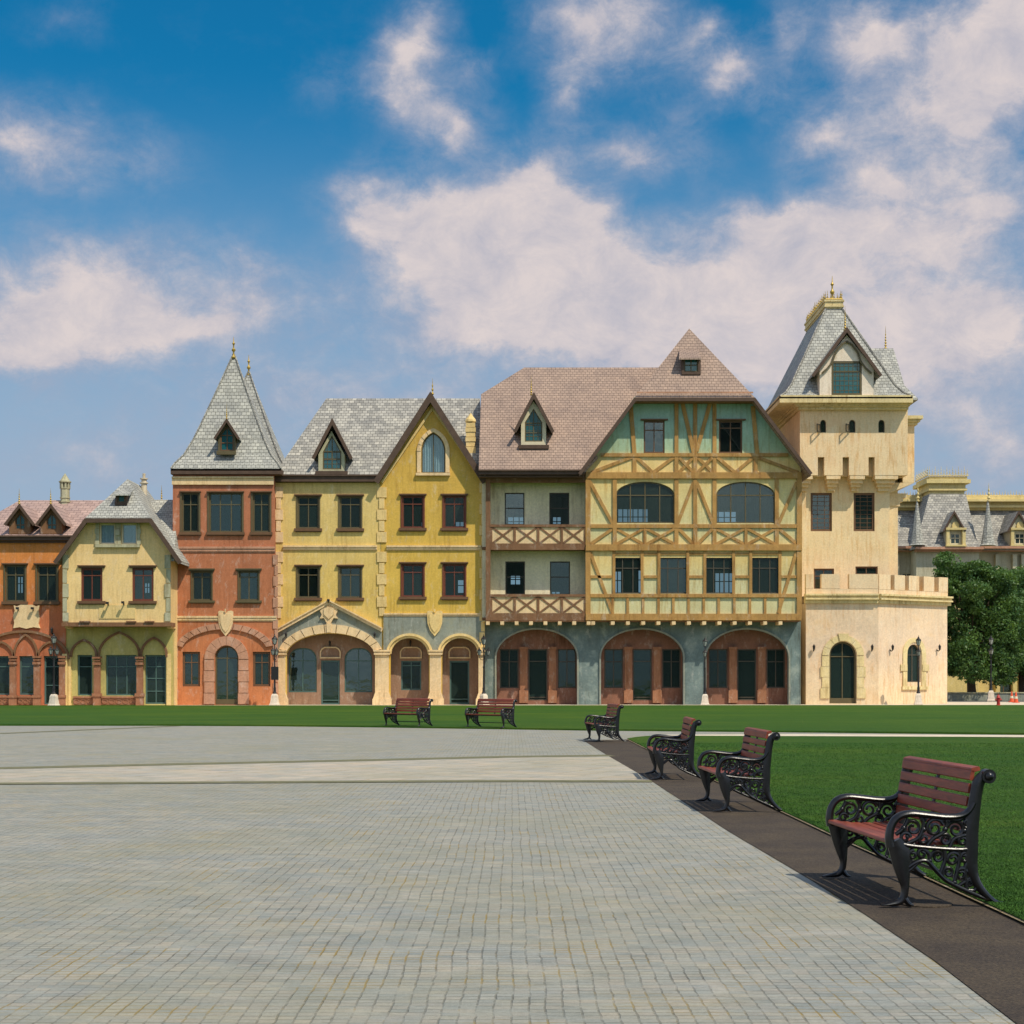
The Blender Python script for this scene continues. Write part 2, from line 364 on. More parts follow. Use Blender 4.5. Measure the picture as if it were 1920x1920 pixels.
def thing(name, label, cat, loc=(0, 0, 0), rz=0.0, group=None):
    o = bpy.data.objects.new(name, None); COL.objects.link(o); o.location = loc; o.rotation_euler = (0, 0, rz)
    OFF[o.name] = Vector(loc) if rz == 0.0 else Vector((0, 0, 0))
    o.empty_display_size = 0.3
    return tag(o, label, cat, group)
def copy_tree(o, loc, rz, label, scale=None):
    def cp(a, par):
        c = a.copy(); COL.objects.link(c); c.parent = par
        for ch in a.children: cp(ch, c)
        return c
    c = cp(o, None); c.location = loc; c.rotation_euler = (0, 0, rz); c['label'] = label
    if scale: c.scale = scale
    return c
# outlines in photo pixels, clockwise from the lower left
def shp(kind, x0, y0, x1, y1, ys=None, n=16):
    if kind == 'rect': return [(x0, y1), (x0, y0), (x1, y0), (x1, y1)]
    xc = (x0 + x1) / 2; hw = (x1 - x0) / 2
    if kind == 'arch':
        return [(x0, y1)] + [(xc - hw * math.cos(math.pi * i / n), ys - (ys - y0) * math.sin(math.pi * i / n)) for i in range(n + 1)] + [(x1, y1)]
    if kind == 'point': return [(x0, y1)] + pointed(x0, x1, ys, y0, n // 2) + [(x1, y1)]
    if kind == 'kite': return [(x0, y1), (x0, ys), (xc, y0), (x1, ys), (x1, y1)]
    if kind == 'round': # rectangle with rounded upper corners
        r = min(hw, (ys - y0)); return [(x0, y1)] + [(x0 + r - r * math.cos(R(90) * i / 5), y0 + r - r * math.sin(R(90) * i / 5)) for i in range(6)] + [(x1 - r + r * math.sin(R(90) * i / 5), y0 + r - r * math.cos(R(90) * i / 5)) for i in range(6)] + [(x1, y1)]
def pointed(x0, x1, ys, yt, n=8):
    xc = (x0 + x1) / 2; A = R(68); l = []
    for i in range(n + 1):
        t = A * i / n; l.append((x0 + (xc - x0) * (1 - math.cos(t)) / (1 - math.cos(A)), ys - (ys - yt) * math.sin(t) / math.sin(A)))
    return l + [(2 * xc - x, y) for x, y in l[-2::-1]]
def arcpts(cx, cy, rx, ry, a0=180, a1=0, n=24):
    return [(cx + rx * math.cos(R(a0 + (a1 - a0) * i / n)), cy - ry * math.sin(R(a0 + (a1 - a0) * i / n))) for i in range(n + 1)]
def topy(kind, x0, y0, x1, ys, x):
    """top of the outline at column x"""
    xc = (x0 + x1) / 2; hw = (x1 - x0) / 2
    if kind == 'rect': return y0
    if kind == 'arch': return ys - (ys - y0) * math.sqrt(max(0, 1 - ((x - xc) / hw) ** 2))
    if kind == 'kite': return y0 + (ys - y0) * abs(x - xc) / hw
    if kind == 'point':
        l = pointed(x0, x1, ys, y0, 8)
        for a, b in zip(l, l[1:]):
            if a[0] <= x <= b[0]: return a[1] + (b[1] - a[1]) * (x - a[0]) / max(1e-6, b[0] - a[0])
        return ys
    if kind == 'round': return y0
def window(root, pl, kind, x0, y0, x1, y1, ys=None, cols=2, trans=(), frame=None, fw=3.0, bw=1.8, pane=None, holes=None,
           sill=None, lintel=None, jamb=0, trim=None, name='window', curtain=None, rec=0.07, panel=None, label=None, leadx=0, leady=0):
    """one window or door: frame (part) with pane, sill, lintel (sub-parts); trans = rows of bars as photo y"""
    frame = frame or M['frame_brown']; trim = trim or frame; pane = pane or M['glass']
    outer = shp(kind, x0, y0, x1, y1, ys); inner = shp(kind, x0 + fw, y0 + fw, x1 - fw, y1 - fw, None if ys is None else max(ys, y0 + fw + 1))
    if holes is not None: holes.append(outer)
    mb = MB(); mb.ring(pl, outer, inner, rec, rec + 0.10)
    for i in range(1, cols):
        x = x0 + (x1 - x0) * i / cols; ty = topy(kind, x0, y0, x1, ys, x) + fw * .8
        mb.rect(pl, x - bw / 2, ty, x + bw / 2, y1 - fw * .8, rec + 0.012, rec + 0.085)
    for j, ty in enumerate(trans): mb.rect(pl, x0 + fw * .8, ty - bw / 2, x1 - fw * .8, ty + bw / 2, rec + 0.006, rec + 0.092)
    for i in range(1, leadx):
        x = x0 + (x1 - x0) * i / leadx; mb.rect(pl, x - .45, topy(kind, x0, y0, x1, ys, x) + fw, x + .45, y1 - fw, rec + 0.03, rec + 0.075)
    for i in range(1, leady):
        y = y0 + (y1 - y0) * i / leady
        if ys and y < ys: continue
        mb.rect(pl, x0 + fw, y - .45, x1 - fw, y + .45, rec + 0.033, rec + 0.07)
    if panel: mb.rect(pl, x0 + fw * .8, panel, x1 - fw * .8, y1 - fw * .8, rec + 0.02, rec + 0.08)
    if jamb:   # flat surround standing proud of the wall
        o2 = shp(kind, x0 - jamb, y0 - (jamb if kind != 'rect' else 0), x1 + jamb, y1, ys); mb.ring(pl, o2, outer, -0.05, 0.03, False)
    o = mb.build(name, frame, root)
    if label: o['label'] = label
    g = MB(); g.prism(pl, inner, rec + 0.048, rec + 0.054); g.build('pane', pane, o)
    if sill:
        a, b = sill if isinstance(sill, tuple) else (6, 6); s = MB(); s.rect(pl, x0 - a, y1, x1 + a, y1 + b, -0.16, 0.05); s.rect(pl, x0 - a + 2, y1 + b, x1 + a - 2, y1 + b + 1.6, -0.09, 0.03); s.build('sill', trim, o)
    if lintel:
        a, b = lintel if isinstance(lintel, tuple) else (6, 6); s = MB(); s.rect(pl, x0 - a, y0 - b, x1 + a, y0 - b + 2.2, -0.17, 0.04); s.rect(pl, x0 - a + 1.6, y0 - b + 2.2, x1 + a - 1.6, y0, -0.10, 0.05); s.build('lintel', trim, o)
    if curtain:
        o.children[0].data.materials[0] = M['glass_clear']
        c = MB(); n = 36; a0 = x0 + fw; a1 = x1 - fw; P = []
        for i in range(n + 1):
            x = a0 + (a1 - a0) * i / n; w = rec + 0.16 + 0.05 * math.sin(i * 1.35) + 0.02 * math.sin(i * 3.1)
            ya = topy(kind, x0, y0, x1, ys, min(max(x, x0 + 1), x1 - 1)) + fw * .5
            for yy in (ya, y1 - fw * .5):
                a, z = pl.pt(x, yy); P.append(pl.w(a, w, z))
        c.add(P, [(2 * i, 2 * i + 2, 2 * i + 3, 2 * i + 1) for i in range(n)]); c.build('curtain', M['curtain'], o, smooth=True)
    return o
def quoins(root, pl, x0, x1, y0, y1, step=21, mat=None, inset=4, side=0, prot=0.06):
    """alternating long and short corner blocks; side -1 narrows on the left, 1 on the right, 0 both"""
    mb = MB(); y = y0; i = 0
    while y < y1 - 4:
        ye = min(y + step, y1); a, b = x0, x1
        if i % 2:
            if side <= 0: a += inset
            if side >= 0: b -= inset
        mb.rect(pl, a, y + .5, b, ye - 1.1, -prot - rnd.uniform(0, .02), .02); y = ye; i += 1
    return mb.build('quoins', mat or M['stone'], root)
def band(root, pl, x0, x1, y0, y1, mat=None, prot=0.12, name='string_course'):
    mb = MB(); h = y1 - y0
    mb.rect(pl, x0, y0, x1, y0 + h * .35, -prot, .01); mb.rect(pl, x0, y0 + h * .35, x1, y0 + h * .8, -prot * .65, .01); mb.rect(pl, x0, y0 + h * .8, x1, y1, -prot * .35, .01)
    return mb.build(name, mat or M['stone'], root)
def box_shell(root, x0, x1, d0, d1, ztop, storeys=(), back_holes=(), mat=None, jetty=None):
    """sides, back and floors of a house: px0, px1 are columns on the front plane"""
    X0 = (x0 - 960) / F * d0; X1 = (x1 - 960) / F * d0; m = mat or M['inside']
    for a, b in ((X0, X0 + .25), (X1 - .25, X1)):
        mb = MB()
        if jetty: mb.box(a, b, d0 + jetty[0] + .36, d1, 0, ztop); mb.box(a, b, d0 + .31, d0 + jetty[0] + .359, jetty[1], ztop)
        else: mb.box(a, b, d0 + .31, d1, 0, ztop)
        mb.build('side_wall', m, root)
    pl = Plane(d1); P = lambda X, Z: (960 + X / d1 * F, HY - (Z - EZ) / d1 * F)
    mb = MB(); mb.holed(pl, [P(X0 + .26, .0), P(X1 - .26, .0), P(X1 - .26, ztop), P(X0 + .26, ztop)], [shp('rect', *h) for h in back_holes], -.22, -.02); mb.build('back_wall', m, root)
    for x0_, y0_, x1_, y1_ in back_holes:
        bw = MB(); nb = max(2, round((x1_ - x0_) / 10))
        for i in range(nb + 1): x = x0_ + (x1_ - x0_) * i / nb; bw.rect(pl, x - .9, y0_ - .5, x + .9, y1_ + .5, -.16, -.08)
        bw.rect(pl, x0_, y0_ + (y1_ - y0_) * .42 - .8, x1_, y0_ + (y1_ - y0_) * .42 + .8, -.15, -.09); bw.build('back_window', M['frame_dark'], root)
    mb = MB()
    for z in storeys: mb.box(X0 + .27, X1 - .27, d0 + .33, d1 - .24, z - .15, z)
    mb.box(X0 + .27, X1 - .27, d0 + .33, d1 - .24, ztop - .2, ztop - .03)
    mb.build('floor_slab', M['inside'], root)
def roof_plane(d0, z0, d1, z1):
    def f(px, py):
        k = HY - py; t = (F * (z0 - EZ) - k * d0) / (k * (d1 - d0) - F * (z1 - z0)); D = d0 + t * (d1 - d0)
        return Vector(((px - 960) / F * D, D, z0 + t * (z1 - z0)))
    return f
def zat(py, d): return EZ + (HY - py) / F * d
def jerkin(root, xl, xr, ye, xcl, xcr, yc, yapex, df, da, db, mat, t=0.22, fascia=None, kick=0.0):
    """cross-gable roof whose front is clipped by a small hip (yc = None keeps a full gable). px at depth df"""
    A = at(xl, ye, df); B = at(xr, ye, df); cx = (A.x + B.x) / 2
    if yc is None:
        top = at((xl + xr) / 2, yapex, df); T0 = Vector((cx, df, top.z)); T1 = Vector((cx, db, top.z))
        polys = [[A, T0, T1, Vector((A.x, db, A.z))], [B, Vector((B.x, db, B.z)), T1, T0]]
    else:
        C = at(xcl, yc, df); D = at(xcr, yc, df); zr = zat(yapex, da); T0 = Vector((cx, da, zr)); T1 = Vector((cx, db, zr))
        polys = [[A, C, T0, T1, Vector((A.x, db, A.z))], [B, Vector((B.x, db, B.z)), T1, T0, D], [C, D, T0]]
    mb = MB(); mb.shell(polys, t); r = mb.build('roof', mat, root)
    b0 = db - .3; cl = MB(); cl.add([(A.x + .2, b0, A.z - .1), (B.x - .2, b0, A.z - .1), (cx, b0, (T0.z if yc is None else zr) - .3), (A.x + .2, b0 + .2, A.z - .1), (B.x - .2, b0 + .2, A.z - .1), (cx, b0 + .2, (T0.z if yc is None else zr) - .3)], [(0, 1, 2), (5, 4, 3), (0, 3, 4, 1), (1, 4, 5, 2), (2, 5, 3, 0)]); cl.build('back_gable', M['inside'], r)
    if fascia:
        pl = Plane(df); m2 = MB()
        if yc is None: line = [(xl, ye), ((xl + xr) / 2, yapex), (xr, ye)]
        else: line = [(xl, ye), (xcl, yc), (xcr, yc), (xr, ye)]
        w = fascia; line = [(x, y + w * .75) for x, y in line]
        m2.ribbon(pl, line, w, -.07, .05); m2.build('bargeboard', M['dark_wood'], r)
    return r
def ridge_roof(root, el, er, ye, de, rl, rr, yr, dr, db, mat, t=0.2, fascia=8, ends=True, fmat=None, lverge=None, cut=None):
    """roof of a house in a row; el/er eave columns, rl/rr ridge columns (at their own depth)"""
    A = at(el, ye, de); B = at(er, ye, de); C = at(rr, yr, dr); D = at(rl, yr, dr); E = Vector((A.x, db, A.z)); G = Vector((B.x, db, B.z))
    front = [A, B, C, D]
    if lverge: # upper left corner clipped: the verge runs up to this photo point, then to the ridge end
        V = roof_plane(de, A.z, dr, C.z)(*lverge); front = [A, B, C, D, V]
        VB = Vector((V.x, 2 * dr - V.y + (db - (2 * dr - de)), V.z)); polys = [front, [D, C, G, E, VB], [V, D, VB], [A, V, VB, E]]
    else: polys = [front, [D, C, G, E], [A, D, E], [B, G, C]]
    if cut:   # right of this eave column the roof starts behind a gable wall
        xc, dc = cut; u = (dc - de) / (dr - de); zc = A.z + (C.z - A.z) * u; X_ = at(xc, ye, de).x
        polys[0] = [A, Vector((X_, de, A.z)), Vector((at(xc + 19, ye, dc).x, dc, zc)), Vector((B.x + (C.x - B.x) * u, dc, zc)), C, D]; polys[3] = [G, C, Vector((B.x + (C.x - B.x) * u, dc, zc))]; er = xc; B = at(er, ye, de)
    mb = MB(); mb.shell(polys, t); r = mb.build('roof', mat, root)
    if fascia:
        m2 = MB(); m2.rect(Plane(de), el, ye + 1.5, er, ye + fascia, -.06, .14); m2.rect(Plane(de), el, ye, er, ye + 3, -.16, -.061); m2.build('gutter', fmat or M['dark_wood'], r)
        m3 = MB(); m3.box(A.x + .02, B.x - .02, de + .141, de + 1.0, A.z - .42, A.z - .32); m3.build('soffit', M['dark_wood'], r)
    return r
def finial(root, px, ytop, ybase, d, mat=None, beads=5, name='finial', rb=3.2):
    a = at(px, ybase, d); b = at(px, ytop, d); H = b.z - a.z; k = d / F; r = rb * k
    prof = [(r * .75, 0), (r * .8, H * .06), (r * .35, H * .08)]
    for i in range(beads):
        z0 = H * (.10 + .62 * i / beads); h = H * .62 / beads; rr = r * (1 - .7 * i / beads) * .8
        prof += [(rr * .35, z0), (rr, z0 + h * .35), (rr * .9, z0 + h * .55), (rr * .35, z0 + h * .9)]
    prof += [(r * .16, H * .75), (r * .04, H)]
    mb = MB(); mb.lathe(a.x, a.y, prof, 10, 0, a.z - .1); return mb.build(name, mat or M['gilt'], root, smooth=True)
def dormer(root, df, x0, x1, yb, ye, ya, rx0, rx1, rye, rya, length, wall, roofm, win, fascia=4, t=0.12, body='pent'):
    """gabled dormer: wall columns x0..x1, eave row ye, apex row ya; roof edge columns rx0..rx1, rows rye, rya"""
    pl = Plane(df); xc = (x0 + x1) / 2; holes = []
    poly = [(x0, yb), (x1, yb), (x1, ye), (xc, ya), (x0, ye)]
    A = at(x0, yb, df); B = at(x1, ye, df)
    holder = MB(); holder.box(A.x, A.x + .1, df + .13, df + length, A.z, B.z); holder.box(B.x - .1, B.x, df + .13, df + length, A.z, B.z)
    d = holder.build('dormer', wall, root)
    w = MB(); win['holes'] = holes
    wo = window(d, pl, **win)
    mb = MB(); mb.holed(pl, poly, holes, 0, .125); mb.build('gable_wall', wall, d)
    L_ = at(rx0, rye, df - .3); R_ = at(rx1, rye, df - .3); T = at((rx0 + rx1) / 2, rya, df - .3)
    bk = Vector((0, length + .3, 0))
    r = MB(); r.shell([[L_, T, T + bk, L_ + bk], [R_, R_ + bk, T + bk, T]], t); r.build('dormer_roof', roofm, d)
    f = MB(); f.ribbon(Plane(df - .3), [(rx0, rye + fascia * .7), ((rx0 + rx1) / 2, rya + fascia * .7), (rx1, rye + fascia * .7)], fascia, -.05, .05); f.build('bargeboard', M['dark_wood'], d)
    return d
# ------------------------------------------------------------------ the materials of the place
M = {}
M['stone'] = stucco('pale_stone', (236, 206, 160), .14, stain_amt=.4)
M['stone_yellow'] = stucco('yellow_stone', (236, 206, 142), .14, stain_amt=.3)
M['stone_pink'] = stucco('pink_stone', (196, 148, 122), .16, stain_amt=.4)
M['stone_grey'] = stucco('grey_stone', (186, 182, 152), .14, stain_amt=.45)
M['orange'] = stucco('orange_stucco', None, .12, stain_amt=.4, stops=[(0, (190, 114, 80)), (5.5, (194, 116, 80)), (6.6, (214, 132, 72)), (10, (220, 142, 74))])
M['cream_yellow'] = stucco('cream_yellow_stucco', (242, 208, 146), .1, stain_amt=.35)
M['olive'] = stucco('olive_stucco', (192, 180, 112), .14, stain_amt=.4)
M['red_stucco'] = stucco('red_stucco', None, .14, stain_amt=.35, stops=[(0, (206, 130, 84)), (3.5, (198, 124, 82)), (5.5, (188, 120, 84)), (14, (184, 118, 88))])
M['yellow'] = stucco('yellow_stucco', None, .1, stain_amt=.35, stops=[(0, (222, 188, 98)), (7, (224, 192, 108)), (13, (228, 200, 130))])
M['yellow_deep'] = stucco('deep_yellow_stucco', None, .1, stain_amt=.35, stops=[(0, (216, 180, 80)), (8, (218, 182, 86)), (20, (216, 174, 86))])
M['blue_grey'] = stucco('blue_grey_stucco', (146, 152, 142), .16, stain_amt=.5, patch=(150, 148, 122))
M['blue_wall'] = stucco('worn_blue_stucco', (116, 134, 134), .22, stain_amt=.5, patch=(150, 160, 150))
M['mauve'] = stucco('brown_mauve_stucco', (158, 126, 104), .14, stain_amt=.4)
M['maroon'] = stucco('red_brown_panel', (144, 102, 84), .16, stain_amt=.4)
M['terracotta'] = stucco('terracotta_pilaster', (160, 112, 84), .12, stain_amt=.4)
M['infill'] = stucco('half_timber_infill', None, .10, stain_amt=.5, stain=(.62, .42, .2), stops=[(0, (218, 208, 152)), (7.4, (214, 208, 162)), (8.8, (230, 204, 136)), (9.8, (226, 206, 146)), (10.6, (214, 208, 158)), (14.0, (232, 206, 138)), (14.9, (236, 206, 140)), (15.5, (176, 198, 164)), (17.3, (160, 194, 176))])
M['balcony_wall'] = stucco('balcony_wall', (238, 226, 190), .12, stain_amt=.4)
M['timber'] = stucco('ochre_timber', (184, 142, 82), .2, stain=(.55, .42, .3), stain_amt=.6, rough=.75)
M['timber_brown'] = stucco('brown_timber', (134, 98, 70), .16, stain_amt=.5, rough=.75)
M['dark_wood'] = plain('dark_brown_wood', (86, 68, 56), .7, var=.22)
M['frame_brown'] = plain('brown_frame', (108, 80, 56), .55, var=.14)
M['frame_red'] = plain('red_brown_frame', (112, 62, 46), .55, var=.14)
M['frame_dark'] = plain('dark_frame', (78, 72, 60), .55, var=.14)
M['frame_olive'] = plain('olive_frame', (96, 86, 60), .55, var=.14)
M['frame_cream'] = plain('cream_frame', (212, 200, 168), .55, var=.1)
M['frame_teal'] = plain('teal_frame', (78, 104, 98), .5, var=.14)
M['castle'] = stucco('castle_stucco', None, .10, stain=(.78, .56, .34), stain_amt=.55, patch=(224, 192, 150), stops=[(0, (236, 212, 174)), (3.5, (234, 208, 180)), (6, (234, 209, 178)), (10, (238, 214, 170)), (16, (240, 214, 172))])
M['dormer_white'] = stucco('off_white_dormer_render', (240, 224, 204), .08, stain_amt=.3)
M['castle_trim'] = stucco('castle_trim', (228, 208, 156), .14, stain_amt=.5)
M['grey_tile'] = tiles('grey_roof_tiles', (184, 180, 170), (138, 136, 131), (106, 104, 100), .30, .25)
M['silver_tile'] = tiles('pale_grey_roof_tiles', (186, 185, 176), (154, 154, 148), (112, 112, 106), .27, .23)
M['pink_tile'] = tiles('pink_brown_roof_tiles', (172, 148, 132), (156, 134, 121), (124, 105, 94), .27, .23)
M['rose_tile'] = tiles('rose_roof_tiles', (186, 158, 148), (164, 138, 130), (120, 102, 98), .42, .34)
M['inside'] = plain('interior_plaster', (96, 100, 92), .9, var=.1)
M['glass'] = glass('window_glass', (.74, .84, .84), .82, .045)
M['glass_teal'] = glass('teal_glass', (.25, .5, .5), .22, .06)
M['glass_teal'].node_tree.nodes['Diffuse BSDF'].inputs[0].default_value = s2l((30, 92, 96))
M['glass_dark'] = glass('dark_glass', (.5, .64, .66), .55, .05)
M['glass_clear'] = glass('clear_glass', (.92, .97, .97), .95, .05)
M['curtain'] = plain('pale_blue_curtain', (176, 196, 204), .9, var=.14, scale=6)
M['gilt'] = plain('gilded_metal', (178, 150, 74), .45, .35, .25, 8)
M['iron'] = plain('black_cast_iron', (17, 17, 19), .3, 0.0, .2, 14, .12, .55)
M['iron_matt'] = plain('dark_painted_iron', (34, 33, 34), .5, 0.0, .2, 10, .1, .4)
M['white_base'] = stucco('white_painted_stone', (228, 214, 196), .1, stain_amt=.3)
M['lamp_glass'] = plain('frosted_lamp_glass', (150, 156, 150), .2, 0, .1, 4, 0, .5)
M['cone_orange'] = plain('orange_plastic', (214, 92, 56), .5)
M['hydrant_red'] = plain('red_enamel', (176, 50, 44), .4)
M['chimney_white'] = stucco('white_chimney_render', (226, 214, 190), .12, stain_amt=.4)
M['palace_gold'] = stucco('palace_gold_trim', (222, 202, 142), .12, stain_amt=.3)
M['palace_wall'] = stucco('palace_wall', None, .1, stain_amt=.3, stops=[(0, (222, 196, 130)), (8, (224, 200, 140)), (11, (196, 190, 164))])
def slat_mat():
    m, t, b = new_mat('varnished_red_brown_slats')
    n = noise_node(t, coords(t, 'Object', (14, 1.2, 14)), 2.4, 8, .7, .8)
    col = mixc(t, maprange(t, n.outputs['Fac'], .3, .72), s2l((94, 44, 32)), s2l((158, 76, 54)))
    n2 = noise_node(t, coords(t), 3.0, 5, .6)
    col = mixc(t, maprange(t, n2.outputs['Fac'], .5, .75, 0, .4), col, s2l((74, 40, 36)))
    t.links.new(col, b.inputs['Base Color']); b.inputs['Roughness'].default_value = .42; bump(t, b, n.outputs['Fac'], .12, .004); return m
M['slat'] = slat_mat()
# ------------------------------------------------------------------ ground, paving, lawn
def sheet(name, pts, z, mat, kind='structure', uvrot=0):
    loops = [Vector((p[0], p[1], 0)) for p in pts]; tri = geometry.tessellate_polygon([loops])
    m = MB(); f = []
    for a, b, c in tri:
        p, q, r = loops[a], loops[b], loops[c]
        f.append((a, b, c) if (q.x - p.x) * (r.y - p.y) - (r.x - p.x) * (q.y - p.y) > 0 else (c, b, a))
    m.add([(p[0], p[1], z) for p in pts], f); o = m.build(name, mat); tag(o, kind=kind); return o
def setts(name, c1, c2, tw=.078, th=.07, mortar=(94, 91, 80), rot=0.0, warp=.035, msize=.007, blue=True):
    m, t, b = new_mat(name); co = coords(t, 'Object', (1, 1, 1), (0, 0, rot))
    wn1 = noise_node(t, co, 1.1, 3, .5); wn2 = noise_node(t, co, 9, 2, .5)
    def off(n, k):
        s = nd(t, 'ShaderNodeVectorMath', operation='SUBTRACT'); t.links.new(n.outputs['Color'], s.inputs[0]); s.inputs[1].default_value = (.5, .5, .5); q = nd(t, 'ShaderNodeVectorMath', operation='SCALE'); t.links.new(s.outputs[0], q.inputs[0]); q.inputs['Scale'].default_value = k; return q.outputs[0]
    a1 = nd(t, 'ShaderNodeVectorMath', operation='ADD'); t.links.new(co, a1.inputs[0]); t.links.new(off(wn1, warp * 1.5), a1.inputs[1]); a2 = nd(t, 'ShaderNodeVectorMath', operation='ADD'); t.links.new(a1.outputs[0], a2.inputs[0]); t.links.new(off(wn2, warp * .5), a2.inputs[1])
    br = nd(t, 'ShaderNodeTexBrick', offset=0.0); t.links.new(a2.outputs[0], br.inputs['Vector'])
    for k, v in (('Color1', s2l(c1)), ('Color2', s2l(c2)), ('Mortar', s2l(mortar))): br.inputs[k].default_value = v
    for k, v in (('Scale', 1), ('Mortar Size', msize), ('Mortar Smooth', .6), ('Bias', 0), ('Brick Width', tw), ('Row Height', th)): br.inputs[k].default_value = v
    pm = noise_node(t, coords(t, 'Object', (1, 1.3, 1)), 2.6, 9, .78); mask = mth(t, 'MULTIPLY', br.outputs['Fac'], maprange(t, pm.outputs['Fac'], .42, .68, .05, .9))
    noM = nd(t, 'ShaderNodeTexBrick', offset=0.0); t.links.new(a2.outputs[0], noM.inputs['Vector'])
    for k, v in (('Color1', s2l(c1)), ('Color2', s2l(c2)), ('Mortar', s2l(c1)), ('Scale', 1), ('Mortar Size', 0.0), ('Bias', 0), ('Brick Width', tw), ('Row Height', th)): noM.inputs[k].default_value = v
    dv = nd(t, 'ShaderNodeVectorMath', operation='DIVIDE'); t.links.new(a2.outputs[0], dv.inputs[0]); dv.inputs[1].default_value = (tw, th, 1)
    fl = nd(t, 'ShaderNodeVectorMath', operation='FLOOR'); t.links.new(dv.outputs[0], fl.inputs[0]); wh = nd(t, 'ShaderNodeTexWhiteNoise', noise_dimensions='2D'); t.links.new(fl.outputs[0], wh.inputs[0])
    rp = nd(t, 'ShaderNodeValToRGB'); t.links.new(wh.outputs[0], rp.inputs[0]); cr = rp.color_ramp; cr.elements[0].color = (.86, .90, .93, 1); cr.elements[1].color = (1.09, 1.06, 1.0, 1); e = cr.elements.new(.5); e.color = (1, 1, 1, 1); e = cr.elements.new(.85); e.color = (1.06, .99, .96, 1)
    col = mixc(t, .8, noM.outputs[0], mixc(t, 1.0, noM.outputs[0], rp.outputs[0], 'MULTIPLY'))
    col = mixc(t, mask, col, s2l(mortar))
    n1 = noise_node(t, coords(t, 'Object', (.7, 1.5, 1)), 1.3, 9, .72)
    if blue: col = mixc(t, maprange(t, n1.outputs['Fac'], .38, .64), mixc(t, 1.0, col, (.86, .91, .96, 1), 'MULTIPLY'), mixc(t, 1.0, col, (1.06, 1.03, .97, 1), 'MULTIPLY'))
    n2 = noise_node(t, coords(t, 'Object', (1, 2.2, 1)), 2.6, 9, .75); col = mixc(t, maprange(t, n2.outputs['Fac'], .32, .7), mixc(t, 1.0, col, (.80, .81, .80, 1), 'MULTIPLY'), mixc(t, 1.0, col, (1.16, 1.15, 1.13, 1), 'MULTIPLY'))
    n3 = noise_node(t, coords(t, 'Object'), 40, 5, .75); col = mixc(t, maprange(t, n3.outputs['Fac'], .3, .7), mixc(t, 1.0, col, (.84, .84, .82, 1), 'MULTIPLY'), mixc(t, 1.0, col, (1.10, 1.10, 1.10, 1), 'MULTIPLY'))
    # moss in some joints
    n4 = noise_node(t, coords(t, 'Object'), 1.6, 6, .7); moss = mth(t, 'MULTIPLY', br.outputs['Fac'], maprange(t, n4.outputs['Fac'], .52, .62)); col = mixc(t, mth(t, 'MULTIPLY', moss, .9), col, s2l((150, 128, 70)))
    n5 = noise_node(t, coords(t, 'Object'), .28, 9, .68, .5); col = mixc(t, maprange(t, n5.outputs['Fac'], .46, .64, 0, .34), col, s2l((138, 134, 104))); n6 = noise_node(t, coords(t, 'Object', (1, 1.8, 1)), .9, 10, .75, .6); col = mixc(t, maprange(t, n6.outputs['Fac'], .56, .68, 0, .3), col, s2l((104, 102, 90))); col = mixc(t, maprange(t, n6.outputs['Fac'], .3, .42, .34, 0), col, s2l((196, 184, 172)))
    t.links.new(col, b.inputs['Base Color']); b.inputs['Roughness'].default_value = .82
    h = mth(t, 'ADD', mth(t, 'MULTIPLY', mth(t, 'SUBTRACT', 1.0, mask), .8), mth(t, 'ADD', mth(t, 'MULTIPLY', n2.outputs['Fac'], .9), mth(t, 'MULTIPLY', n3.outputs['Fac'], .35)))
    bump(t, b, h, .7, .018); return m
M['setts'] = setts('grey_stone_setts', (160, 157, 147), (150, 150, 143))
M['setts_wide'] = setts('wide_pale_slabs', (184, 174, 160), (176, 168, 154), .5, .3, (124, 116, 96), R(24), .02, .02)
M['dark_band'] = plain('dark_joint_stone', (110, 108, 80), .9, var=.25, scale=5)
def strip_mat():
    m, t, b = new_mat('brown_bonded_gravel'); n = noise_node(t, coords(t), 55, 6, .8); n2 = noise_node(t, coords(t), 1.4, 6, .65)
    col = mixc(t, maprange(t, n.outputs['Fac'], .35, .68), s2l((38, 33, 30)), s2l((98, 86, 72))); col = mixc(t, maprange(t, n2.outputs['Fac'], .35, .7), mixc(t, 1.0, col, (.70, .68, .70, 1), 'MULTIPLY'), mixc(t, 1.0, col, (1.25, 1.2, 1.02, 1), 'MULTIPLY'))
    t.links.new(col, b.inputs['Base Color']); b.inputs['Roughness'].default_value = .85; bump(t, b, n.outputs['Fac'], .7, .012); return m
M['strip'] = strip_mat()
